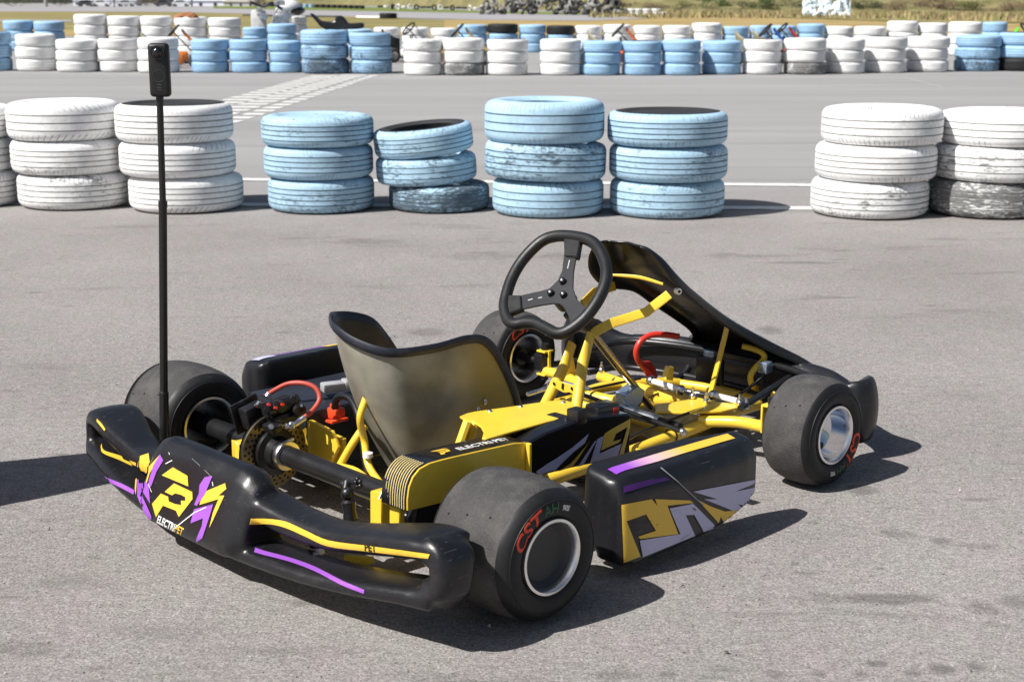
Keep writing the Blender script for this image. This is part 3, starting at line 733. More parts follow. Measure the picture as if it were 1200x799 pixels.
def caliper():
    mb = MB()
    a = at(297, 486, y=.26); rx = Matrix.Rotation(R(-14), 3, 'Y')
    mb.box(a, (.055, .035, .052), .006, rx); mb.box(a+V(.0, .028, -.004), (.075, .006, .075), .003, rx)
    b_ = at(331, 482, y=.19)
    mb.cyl(b_+V(-.045, 0, .012), b_+V(.04, .0, .018), .017, 18); mb.cyl(b_+V(-.03, .0, -.018), b_+V(.04, 0, -.012), .014, 18)
    mb.cyl(b_+V(-.02, -.03, .02), b_+V(-.02, .05, .02), .013, 16); mb.cyl(b_+V(.03, -.028, .0), b_+V(.03, .03, .0), .016, 18)
    mb.box(b_+V(0, .02, .0), (.07, .03, .05), .006, rx); mb.box(b_+V(-.035, -.01, -.028), (.03, .04, .02), .004, rx)
    for u, v, yy in ((317, 499, .16), (323, 472, .17), (352, 474, .15), (312, 480, .19), (336, 498, .15), (343, 466, .17)):
        p = at(u, v, y=yy); q_ = 1 if u in (317, 336) else 0; mb.cyl(p, p+V(-.006, -.012, .002), .0065, 6, m=q_); mb.cyl(p+V(-.006, -.012, .002), p+V(-.008, -.016, .003), .0035, 10, m=1 if u in (317, 336, 352) else 0)
    for u, v in ((322, 478), (330, 474), (314, 474)):
        p = at(u, v, y=.155); mb.cyl(p, p+V(-.003, -.010, .003), .0035, 8, m=2)
    o = mb.build('brake_caliper', [M_blk, M_alu, M_red], kart)
    h = MB(); pts = [at(301, 476, y=.235), at(309, 466, y=.24), at(322, 457, y=.235), at(338, 449.5, y=.22), at(356, 449, y=.19), at(370, 455, y=.165), at(374.5, 467, y=.15), at(368, 479, y=.145), at(357, 489, y=.145)]
    h.tube(pts, .0058, 10, k=8, m=0)
    h.tube([pts[0], pts[1]], .0068, 10, m=1); h.tube([pts[-1], at(345, 497, y=.15)], .0075, 10, m=1); h.ball(at(342, 498, y=.15), .010, m=1)
    h.ball(at(312, 465, y=.24), .008, m=1)
    h.tube([at(311, 468, y=.236), at(315, 461, y=.236)], .0068, 10, m=1)
    h.build('brake_hose', [M_redhose, M_alu], kart)
caliper()
def yplate(pts, d, name='bracket', m=None, bev=.0012, parent=None):
    mb = MB(); mb.prism(pts, d, bev=bev); return mb.build(name, m or M_yel, parent or kart, 35)
# bearing hangers
yplate([at(u, v, y=.315) for u, v in ((271, 515), (281, 516), (281, 546), (272, 542))], (.0, -.012, 0), 'bearing_hanger')
yplate([V(-.055, .29, .155), V(-.055, .27, .15), V(-.055, .27, .06), V(-.055, .29, .06)], (.05, 0, 0), 'bearing_hanger')
yplate([at(u, v, x=.10) for u, v in ((352, 497), (362, 492), (388, 505), (396, 524), (385, 548), (356, 538))], (.010, 0, 0), 'bearing_hanger')
yplate([at(u, v, x=.13) for u, v in ((383, 506), (402, 514), (402, 550), (383, 545))], (.010, 0, 0), 'bearing_hanger')
def hanger(u0, u1, v0, v1, x, dx):
    mb = MB(); mb.prism([at(u, v, x=x) for u, v in ((u0, v0), (u1, v0+1.5), (u1, v1), (u0, v1))], (dx, 0, 0), bev=.002)
    o = mb.build('bearing_hanger', M_yel, kart, 35); b2 = MB()
    p = at(u0+4, v1-5, x=x-.002); b2.cyl(p, p+V(-.003, 0, 0), .003, 8); b2.build('bolt', M_black, o)
hanger(433.5, 447, 575, 619, -.075, .05)
hanger(456, 468, 590, 620, -.115, .014)
mb = MB(); p = at(481, 604, x=-.06); mb.cyl(p, p+V(-.014, 0, 0), .009, 6); mb.cyl(p+V(-.014, 0, 0), p+V(-.02, 0, 0), .006, 12)
mb.cyl(V(-.03, -.33, .137), V(-.03, -.37, .137), .045, 28, m=1); mb.cyl(V(-.0, -.30, .137), V(0, -.385, .137), .062, 32, m=1)
mb.build('axle_bearing', [M_alu, M_sat], kart)
mb = MB(); mb.lathe([(.05, -.006), (.118, -.006), (.118, .006), (.05, .006)], V(.02, -.405, AX_R), (0, 1, 0), 60); mb.build('sprocket_guard', M_blk, kart)

# --- chain cover, striped
def cover():
    prof_o = [(-.127, .189), (-.1265, .212), (-.122, .236), (-.112, .254), (-.095, .267), (-.07, .2725), (-.03, .2725), (.06, .269), (.154, .265), (.19, .259)]
    yo, yi = -.422, -.352
    mb = MB(); n = len(prof_o)
    up = [(x, z) for x, z in prof_o]
    vs = [V(x, yo, z) for x, z in up]+[V(x-.004*(1 if i < 5 else 0), yi, z) for i, (x, z) in enumerate(up)]
    vs += [V(x+.006, yo, z-.006) for x, z in up]+[V(x+.006, yi, z-.006) for x, z in up]
    fs = []
    for i in range(n-1):
        fs.append([i, i+1, n+i+1, n+i]); fs.append([2*n+i, 3*n+i, 3*n+i+1, 2*n+i+1])
        fs.append([i, 2*n+i, 2*n+i+1, i+1]); fs.append([n+i, n+i+1, 3*n+i+1, 3*n+i])
    fs += [[0, n, 3*n, 2*n], [n-1, 2*n+n-1, 3*n+n-1, 2*n-1]]
    mb.add(vs, fs); o = mb.build('chain_cover', M_gloss, kart, 30)
    sp = MB(); sp.prism([V(x, yo, z) for x, z in prof_o]+[V(.192, yo, .184), (.0, yo, .183)], (0, -.004, 0), bev=.0012)
    sp.prism([V(.186, yo-.004, .259), V(.194, yo-.004, .259), V(.194, yo-.004, .184), V(.186, yo-.004, .184)], (0, -.012, 0), bev=.0015)
    sp.build('side_plate', M_yel, o, 30)
    # yellow grille bars over the rear curve
    rb = MB()
    cv = catmull([V(x-.001, 0, z+.001) for x, z in prof_o[:8]], 4)
    for k in range(10):
        y = yo+.004+(yi-yo-.008)*k/9
        ln = 20
        rb.tube([V(p.x-.0008, y, p.z+.0008) for p in cv[:ln]], .0010, 6)
    rb.build('grille_bar', mat('pale_yellow', (.82, .66, .30), .4), o, 0).name = 'grille'
    # flat white tag at the rear inner corner
    wt = MB(); q = [at(u, v, y=-.347) for u, v in ((456, 557), (463, 553), (453, 580), (444, 585))]; wt.prism(q, (0, .003, 0)); wt.build('white_tag', M_wht, o, 0)
    bv = bvh_of([o]); pl = []
    P, w_ = text_polys('ELECTRI', .018); sx = .0255; L0 = V(.022, -.400, .27)
    for body, x0, slot in (('ELECTRI', .030, 0), ('PET', .128, 0)):
        P, w_ = text_polys(body, .018)
        for p in P: pl.append(([V(x0+v.x*.0255, -.400+v.y*.024, .28) for v in p], slot))
    # emblem: broken letter P
    E1 = [(.0, .9), (.3, .72), (1.25, .72), (1.05, .95), (.2, .95)]; E2 = [(.28, .6), (1.15, .6), (1.0, .2), (.55, .2), (.4, -.05), (.1, -.05), (.25, .32), (.75, .32), (.8, .42), (.35, .42)]
    for e in (E1, E2): pl.append(([V(-.024+a*.034, -.401+b*.03, .28) for a, b in e], 1))
    drape(pl, 'lettering', o, bv, (0, 0, 1), [M_wht, M_dyel], off=.0012, size=.03)
cover()

# --- controller box beside the seat with its lightning sticker
def side_box():
    y = -.420
    f = [at(u, v, y=y) for u, v in ((618, 519), (640, 507), (676, 493), (706, 487), (739, 484.5), (739, 533), (706, 541), (672, 548), (624, 560))]
    mb = MB(); mb.prism(f, (0, .085, 0), bev=.004); o = mb.build('controller_box', M_gloss, kart, 30)
    k = 6.656
    def px(pts): return [at(640+a/k, 440+b/k, y=y) for a, b in pts]
    S = [([(0, 690), (60, 655), (200, 560), (330, 452), (298, 525), (215, 590), (110, 690), (45, 762), (-60, 790), (-80, 745)], 0), ([(340, 500), (250, 640), (205, 700), (80, 752), (-20, 800), (30, 812), (130, 740), (212, 655), (300, 555)], 1), ([(392, 500), (372, 515), (225, 735), (268, 728)], 0),
         ([(398, 492), (448, 468), (412, 606), (585, 528), (547, 655), (330, 705)], 0), ([(450, 452), (512, 412), (655, 335), (652, 400), (590, 645), (552, 662), (628, 400), (540, 452), (515, 512), (582, 494), (560, 520), (425, 580)], 1)]
    drape([(px(p), s) for p, s in S], 'sticker', o, bvh_of([o]), (0, -1, 0), [M_lav, M_dyel], off=.0015)
    t = MB()
    a = at(676, 489, y=-.405); t.box(a+V(0, 0, .004), (.030, .034, .032), .003); t.build('black_cap', M_blk, o)
    t = MB(); a = at(706, 480, y=-.37); t.box(a, (.065, .045, .030), .004, Matrix.Rotation(R(-6), 3, 'Z')); t.box(a+V(.018, -.024, .002), (.018, .003, .010), .001, m=1); t.build('connector', [M_gloss, M_red], o)
side_box()
pl = [at(u, v, z=.272) for u, v in ((538.5, 487.5), (547, 484), (556, 482), (600, 476), (640, 470), (660, 468.3), (670, 471), (675, 476), (674, 482), (668, 487), (640, 494), (600, 505), (570, 513.5), (565, 513), (567, 506), (563.5, 499), (557, 495), (547, 493))]
o = yplate(pl, (0, 0, -.005), 'top_plate')
for u, v in ((574, 481.3), (610, 476), (660, 471)):
    mb = MB(); mb.ball(at(u, v, z=.273), .006, sc=(1, 1, .5)); mb.build('bolt', M_alu, o)
mb = MB(); 
for u in (548, 557):
    a = at(u, 494, y=-.27); b_ = at(u-12, 528, y=-.27); mb.tube([a, b_], .010, 8)
mb.build('plate_post', M_yel, kart)
for u0, v0, u1, v1 in ((577, 556, 571, 572), (611, 553, 622, 575), (630, 545, 653, 590)):
    mb = MB(); mb.tube([at(u0, v0, y=-.36), at(u1, v1, y=-.36)], .011, 10); mb.build('pod_stay', M_yel, kart)

# --- seat
def seat():
    cy = .03
    near = [((.47, -.120, .14), (.50, -.10, .05)), ((.435, -.128, .255), (.48, -.09, .045)), ((.388, -.130, .345), (.46, -.08, .04)), ((.342, -.130, .400), (.43, -.075, .04)), ((.286, -.130, .415), (.40, -.07, .04)),
            ((.202, -.121, .408), (.36, -.065, .04)), ((.105, -.095, .409), (.30, -.06, .045)), ((.062, -.035, .427), (.255, -.03, .05)), ((.056, .03, .450), (.245, .03, .05))]
    far = [((.085, .085, .459), (.255, .09, .05)), ((.125, .122, .452), (.30, .12, .045)), ((.19, .145, .438), (.36, .125, .04)), ((.255, .160, .412), (.40, .13, .04)), ((.305, .175, .365), (.43, .135, .04)),
           ((.35, .183, .305), (.46, .14, .04)), ((.41, .185, .22), (.48, .15, .045)), ((.46, .18, .13), (.50, .16, .05))]
    cols = near+far
    rim = catmull([c[0] for c in cols], 6); bot = catmull([c[1] for c in cols], 6); N = len(rim); K = 22
    mb = MB(); vs = []
    for i in range(N):
        a, b_ = rim[i], bot[i]
        for k in range(K+1):
            t = k/K
            # walls stay upright, then tuck under into the pan
            s = 1-(1-t)**1.0; h = a.z+(b_.z-a.z)*t
            e = t**2.6
            back = max(0, 1-abs(i-(N-1)/2)/((N-1)*.22))
            ee = e*(1-back)+(t**1.25)*back
            vs.append(V(a.x+(b_.x-a.x)*ee, a.y+(b_.y-a.y)*e, h))
    fs = []
    for i in range(N-1):
        for k in range(K):
            fs.append([i*(K+1)+k, (i+1)*(K+1)+k, (i+1)*(K+1)+k+1, i*(K+1)+k+1])
    mb.add(vs, fs)
    # pan
    pan = [bot[i] for i in range(N)]
    vp = []; M_ = 8
    for i in range(N//2+1):
        a, b_ = pan[i], pan[N-1-i]
        for j in range(M_+1): vp.append(a.lerp(b_, j/M_))
    mb.add(vp, [[i*(M_+1)+j, (i+1)*(M_+1)+j, (i+1)*(M_+1)+j+1, i*(M_+1)+j+1] for i in range(N//2) for j in range(M_)])
    o = mb.build('seat', [M_seat, M_seatin], kart, 60)
    # shell thickness: black gelcoat inside, bare laminate outside
    so_ = o.modifiers.new('shell', 'SOLIDIFY'); so_.thickness = .005; so_.offset = 0; so_.material_offset = 0
    me = evalmesh(o); o.modifiers.clear(); o.data = me
    cen = V(.25, cy, .30)
    for p in me.polygons:
        hor = V(cen.x-p.center.x+.08, cen.y-p.center.y, .0)
        if p.normal.dot(hor) > 0 and p.center.z > .06 or (p.normal.z > .6): p.material_index = 1
    rb = MB(); out = []
    for i, p in enumerate(rim):
        d = V(p.x-.27, (p.y-cy)*1.2, 0); d = d.normalized() if d.length else V(-1, 0, 0)
        out.append(p+d*.006+V(0, 0, -.004))
    rb.tube(out, .01, 10, ell=[(.0042, .0105)]*len(out), up=(0, 0, 1)); rb.build('seat_rim', M_seatin, o, 60)
    bt = MB()
    for u, v, yy in ((568, 469.5, -.125), (560, 479, -.13)):
        p = at(u, v, y=yy); bt.ball(p+V(-.004, -.006, 0), .008, sc=(.6, .6, 1)); 
    bt.build('bolt', M_alu, o)
    return o
seat()

# --- chassis tubes
def ytube(pts, r=.0155, k=6, name='frame_tube', m=None, n=12, parent=None):
    mb = MB(); mb.tube(pts, r, n, k=k); return mb.build(name, m or M_yel, parent or kart, 60)
for s in (-1, 1):
    ytube([(-.12, s*.27, .075), (.1, s*.27, .07), (.4, s*.225, .065), (.75, s*.215, .07), (1.0, s*.212, .08), (1.12, s*.205, .085), (1.3, s*.165, .07), (1.36, s*.15, .06)])
    ytube([(1.02, s*.205, .09), (1.06, s*.30, .10), (1.06, s*.40, .105)], .015)
    if s > 0: ytube([(.42, s*.23, .065), (.40, s*.42, .07), (.40, s*.55, .075)], .012)
    ytube([(.75, s*.22, .07), (.76, s*.42, .075), (.76, s*.52, .08)], .012)
ytube([(-.11, -.27, .075), (-.11, 0, .07), (-.11, .27, .075)], .014)
ytube([(.12, -.27, .06), (.12, 0, .055), (.12, .27, .06)], .014)
ytube([(.62, -.22, .055), (.62, 0, .05), (.62, .22, .055)], .014)
ytube([(1.20, .31, .08), (1.17, .20, .085), (1.16, 0, .085), (1.17, -.20, .085)], .0165)
ytube([(1.02, .20, .08), (1.05, .10, .075), (1.17, .0, .07)], .0165)
ytube([(1.36, -.15, .06), (1.39, 0, .06), (1.36, .15, .06)], .014)
ytube([(.95, -.21, .075), (.98, .0, .065), (.95, .21, .075)], .014)
# seat stays
mb = MB(); mb.tube([at(429, 466, y=.02), at(422, 490, y=.02), at(427, 516, y=.03), at(432, 545, y=.0), at(447, 568, y=-.06)], .0085, 10, k=6)
mb.tube([at(428, 498, y=.05), at(413, 520, y=.06), at(398, 546, y=.08), at(390, 560, y=.09)], .009, 10, k=4)
mb.tube([at(396, 546, y=.08), at(418, 552, y=.02), at(440, 570, y=-.06)], .008, 10, k=4); mb.build('seat_stay', M_yel, kart, 60)
mb = MB(); p = at(431, 533, y=.0); mb.cyl(p+V(0, 0, -.005), p+V(0, 0, .005), .0115, 12); mb.build('cable_tie', M_wht, kart)
# battery box, its lead and red plug, on the left
mb = MB(); mb.box(V(.33, .335, .135), (.46, .25, .15), .008); o = mb.build('battery_box', mat('battery_lid', (.018, .021, .030), .38, var=.15), kart, 35)
mb = MB(); a = at(390, 453, z=.232); mb.box(a, (.055, .034, .022), .004, Matrix.Rotation(R(-18), 3, 'Z')); mb.box(a+V(.034, -.010, .002), (.018, .038, .024), .004, Matrix.Rotation(R(-18), 3, 'Z'), m=0)
mb.build('lead_connector', M_grey, o)
mb = MB(); mb.tube([a+V(.05, -.01, .0), a+V(.12, .0, .018), a+V(.2, .03, .02), a+V(.28, .04, .0)], .010, 10, k=5); mb.tube([a+V(.05, -.025, 0), a+V(.12, -.05, .0), a+V(.2, -.08, -.0)], .008, 10, k=5); mb.build('lead', M_blk, o)
mb = MB(); mb.tube([at(392, 478, y=.19), at(394, 468, y=.18), at(401, 464, y=.16), at(411, 468, y=.13), at(419, 484, y=.09), at(424, 510, y=.05), at(428, 540, y=.03), at(432, 556, y=.0)], .0085, 10, k=6); mb.build('cable', M_blk, kart, 60)
mb = MB(); a = at(394, 484, y=.195); mb.box(a, (.030, .034, .028), .004); mb.box(a+V(-.008, -.012, -.012), (.05, .03, .008), .003); mb.box(a+V(.0, .004, .016), (.018, .02, .014), .003); mb.build('plug', M_plug, kart)
# floor tray
mb = MB(); mb.box(V(.90, 0, .034), (.62, .40, .004), .001); mb.build('floor_tray', mat('dark_tray', (.05, .05, .052), .4, metal=.6, var=.3), kart)

for pts, r in (([(.50, -.30, .20), (.62, -.26, .12), (.80, -.20, .105), (1.0, -.19, .115), (1.2, -.17, .11), (1.36, -.14, .13)], .0042), ([(.52, -.33, .17), (.66, -.24, .09), (.85, -.10, .075), (1.05, .02, .09), (1.25, .06, .09)], .0035),
               ([(.10, .24, .20), (.30, .22, .10), (.60, .20, .09), (.90, .19, .10), (1.18, .14, .11)], .004), ([(.0, .19, .17), (.06, .24, .13), (.18, .26, .10), (.4, .24, .095)], .0045)):
    mb = MB(); mb.tube(pts, r, 8, k=6); mb.build('cable', M_sat, kart, 60)
for p_ in ((.66, -.222, .085), (.9, -.213, .088), (.70, .216, .085)):
    mb = MB(); mb.tube([Vector(p_)+V(0, .019*math.cos(t), .019*math.sin(t)-.01) for t in [2*math.pi*k/16 for k in range(16)]], .0022, 6, closed=True); mb.build('cable_tie', M_black, kart, 60)
# --- steering
HUB = V(.707, 0, .444); NW = V(-.70, 0, .714)
def sw(a, b, d=0): return at_plane(560+a/5.4545, 260+b/5.4545, HUB+NW*d, NW)+NW*0
def steering():
    ring = [(418, 118), (500, 92), (590, 92), (690, 110), (755, 150), (800, 225), (822, 310), (812, 400), (765, 505), (695, 602), (625, 665), (555, 706), (500, 712), (440, 683), (370, 650), (300, 645), (235, 655), (190, 622), (170, 540), (187, 450), (218, 360), (268, 270), (338, 185)]
    mb = MB(); mb.tube([sw(*p) for p in ring], .0152, 14, k=6, closed=True); pass; st = mb.build('steering_wheel', M_grip, kart, 60)
    bd = MB()
    for i in (0, 10, 17):
        p0 = sw(*ring[i]); p1 = sw(*ring[(i+1) % len(ring)]); d = (p1-p0).normalized(); bd.cyl(p0-d*.002, p0+d*.002, .0147, 20)
    bd.build('grip_seam', M_black, st)
    pl = [(556, 150), (640, 150), (626, 230), (610, 320), (606, 420), (630, 490), (692, 548), (645, 612), (590, 642), (578, 600), (545, 540), (520, 522), (480, 520), (400, 532), (285, 556), (228, 562), (224, 482), (275, 468), (400, 440), (455, 425), (510, 372), (537, 310), (547, 230)]
    sp = MB(); sp.prism([sw(*p) for p in pl], NW*-.005, bev=.001); s_ = sp.build('spoke_plate', M_spoke, st, 30)
    for q in ([(546, 100), (655, 104), (634, 224), (550, 216)], [(178, 463), (272, 466), (279, 552), (185, 588)]):
        ec = MB(); ec.prism([sw(*p, .006) for p in q], NW*-.018, bev=.003); ec.build('grip_block', M_grip, st, 30)
    bt = MB()
    for q in ((548, 386), (472, 461), (553, 472)):
        p = sw(*q); bt.cyl(p, p+NW*.010, .0098, 20, m=0, r2=.0082); bt.cyl(p+NW*.010, p+NW*.0108, .0042, 14, m=1); bt.ball(p+NW*.009, .0042, m=2)
    bt.build('wheel_bolt', [M_gloss, M_alu, M_alu], st)
    sl_ = MB()
    for a, b_ in (((587, 246), (574, 300)), ((322, 502), (352, 492)), ((388, 488), (412, 482))):
        p, q = sw(*a, .0006), sw(*b_, .0006); sl_.tube([p, q], .0017, 6)
    sl_.build('spoke_slot', mat('slot_light', (.5, .5, .5), .5), s_)
    hb = MB(); hb.cyl(HUB-NW*.004, HUB-NW*.05, .028, 24); hb.build('steering_hub', M_sat, kart)
    cl = MB(); cl.cyl(HUB-NW*.02, V(1.065, 0, .078), .0105, 16); cl.build('steering_column', M_gold, kart)
    bk = MB(); rx = Matrix.Rotation(R(45), 3, 'Y'); bk.box(V(.790, 0, .358), (.07, .062, .036), .006, rx); bk.build('column_block', M_blk, kart)
    cp = MB(); a = V(1.03, 0, .108); cp.prism([at(u, v, y=-.02) for u, v in ((734, 462), (748, 452), (757, 458), (752, 472), (744, 480), (733, 474))], (0, .04, 0), bev=.003)
    cp.tube([at(731, 471, y=-.03), at(738, 476, y=-.03), at(748, 477, y=-.03)], .003, 8, k=4); cp.build('column_clamp', M_bluez, kart, 30)
    # support legs, flattened at the top, with a cross plate
    for tp, md, bt_, y in (((692, 390), (683, 425), (677, 468), -.03), ((672, 402), (661, 430), (641, 470), .03)):
        g = MB(); top = at(*tp, x=.795); top.y = y*1.1; mid = at(*md, x=.757); bot = at(*bt_, x=.715); low = bot+(bot-mid)*1.2
        g.tube([top, top.lerp(mid, .45), mid, bot, low], .0, 12, ell=[(.004, .016), (.006, .016), (.0145, .0145), (.0145, .0145), (.0145, .0145)], up=(1, 0, 0)); g.build('column_support', M_yel, kart, 60)
    yplate([at(620+a/6.144, 370+b/6.144, x=.722) for a, b in ((165, 455), (215, 470), (300, 500), (365, 490), (345, 580), (290, 552), (255, 555), (235, 548), (155, 505))], (.004, 0, 0), 'cross_plate')
    hl = MB()
    for a, b_ in ((180, 488), (308, 523)):
        p = at(620+a/6.144, 370+b_/6.144, x=.720); hl.cyl(p, p+V(-.001, 0, 0), .004, 10)
    p0 = at(620+243/6.144, 370+488/6.144, x=.720); p1 = at(620+240/6.144, 370+525/6.144, x=.720); hl.tube([p0, p1], .003, 6); hl.build('plate_hole', M_black, kart)
    def flat(pts, wd=.0125, name='panel_bar'):
        g = MB(); g.tube(pts, .01, 12, k=0, ell=[(.003, wd)]*len(pts), up=(.4, .4, 1), sq=.3); g.build(name, M_yel, kart, 40)
    flat([at(693, 391, x=.795), at(716, 379, y=-.045), at(757, 366, y=-.08), at(784, 345, y=-.11)])
    flat([at(682, 357, x=.80)+V(0, .0, 0), at(696, 343, y=.07), at(720, 335, y=.10)])
    flat([at(853, 379, y=-.085), at(843, 420, y=-.07), at(832, 463, y=-.055)], .011)
steering()
# pedals
mb = MB(); P = [at(768, 441, y=.12), at(752, 428, y=.12), at(745.5, 414, y=.12), at(750, 401, y=.115), at(762, 393, y=.105), at(779, 392, y=.085), at(796, 394.5, y=.06)]
mb.tube(P, .0085, 12, k=6); mb.prism([at(u, v, y=.118) for u, v in ((750, 424), (762, 423), (769, 432), (770, 444), (760, 444))], (0, .006, 0), bev=.001); mb.build('brake_pedal', M_red, kart, 60)
mb = MB(); P = [at(870, 405.5, y=-.06), at(884, 409, y=-.09), at(894, 414, y=-.11), at(895, 421, y=-.11), at(886, 430, y=-.11), at(879.5, 441, y=-.11), at(882, 452, y=-.11), at(890, 456, y=-.11)]
mb.tube(P, .0085, 12, k=6); mb.build('throttle_pedal', M_yel, kart, 60)
mb = MB(); mb.tube([at(897, 430, y=-.13), at(893, 445, y=-.13), at(893, 462, y=-.13)], .008, 8, m=0); mb.box(at(897, 430, y=-.13), (.03, .03, .032), .004, m=1); mb.build('pedal_sensor', [M_blk, M_bluez], kart)
mb = MB(); mb.box(at(832, 420, y=.02), (.02, .035, .05), .004, m=1); mb.box(at(832, 434, y=.01), (.018, .09, .075), .004, m=0); mb.build('pedal_sensor', [M_blk, M_bluez], kart)
# rods and knuckles
def rod(a, b_, r, m, name, ends=None):
    g = MB(); g.cyl(a, b_, r, 12)
    if ends:
        for p in (a, b_): g.ball(p, r*1.7, m=1)
    return g.build(name, [m, M_alu], kart)
rod(at(763, 446, z=.125), at(798, 457, z=.125), .0085, M_wht, 'tie_rod', True)
rod(at(798, 457, z=.125), at(836, 464, z=.125), .0055, M_alu, 'tie_rod')
rod(at(836, 463, z=.125), at(868, 471, z=.125), .0085, M_wht, 'tie_rod', True)
rod(at(655, 447, z=.135), at(692, 456, z=.135), .0055, M_alu, 'tie_rod')
rod(at(682, 462, z=.128), at(800, 506, z=.118), .0058, M_sat, 'brake_rod', True)
rod(at(722, 478, z=.10), at(774, 493, z=.10), .014, M_alu, 'master_cylinder')
rod(at(773, 492.6, z=.10), at(797, 500, z=.10), .010, M_sat, 'master_cylinder')
rod(at(868, 478, z=.13), at(928, 440, z=.13), .009, M_sat, 'bumper_stay')
rod(at(640, 455, z=.115), at(618, 462, z=.11), .006, M_alu, 'tie_rod')
mb = MB()
for u, v in ((648, 447), (643, 452), (812, 458), (828, 463), (867, 466), (875, 470), (705, 428)):
    p = at(u, v, z=.14); mb.cyl(p, p+V(0, 0, -.02), .006, 6); mb.cyl(p, p+V(0, 0, .010), .0035, 8); mb.ball(p+V(0, 0, -.014), .009)
mb.build('rod_end', M_alu, kart)
for s in (-1, 1):
    mb = MB(); c = V(1.06, s*.40, .13)
    mb.box(c+V(0, 0, .034), (.036, .034, .006), .002); mb.box(c+V(0, 0, -.034), (.036, .034, .006), .002); mb.box(c+V(-.0, -s*.018, 0), (.036 if s < 0 else .010, .006, .074), .002); mb.build('kingpin_bracket', M_yel, kart)
    mb = MB(); mb.cyl(c+V(0, 0, -.05), c+V(0, 0, .055), .011, 14); mb.cyl(c, V(WB, s*.53, AX_F), .0125, 14); mb.box(c+V(0, s*.012, 0), (.034, .034, .05), .004)
    mb.tube([c+V(0, 0, -.01), c+V(.06, -s*.03, -.005), c+V(.10, -s*.06, 0)], .009, 10); mb.build('stub_axle', M_sat, kart)
yplate([at(u, v, z=.118) for u, v in ((768, 473), (790, 471), (800, 466.5), (814, 467.5), (862, 473), (866, 477), (846, 481), (800, 483), (768, 482))], (0, 0, -.006), 'steering_arm')
yplate([at(u, v, y=.02) for u, v in ((781, 445), (786, 430), (790, 430), (789, 446))], (0, .02, 0), 'tray_tab')
yplate([at(u, v, y=-.20) for u, v in ((826, 488), (832, 480), (838, 481), (838, 492), (828, 494))], (0, .02, 0), 'tray_tab')
yplate([at(u, v, y=.30) for u, v in ((664, 440), (668, 420), (672, 418), (677, 445), (668, 447))], (0, .01, 0), 'tray_tab')
mb = MB(); mb.tube([at(893, 470, y=-.14), at(898, 482, y=-.15), at(903, 492, y=-.16)], .013, 10); mb.tube([at(908, 459, y=-.17), at(905, 470, y=-.17)], .009, 10); mb.build('pedal_post', M_yel, kart)

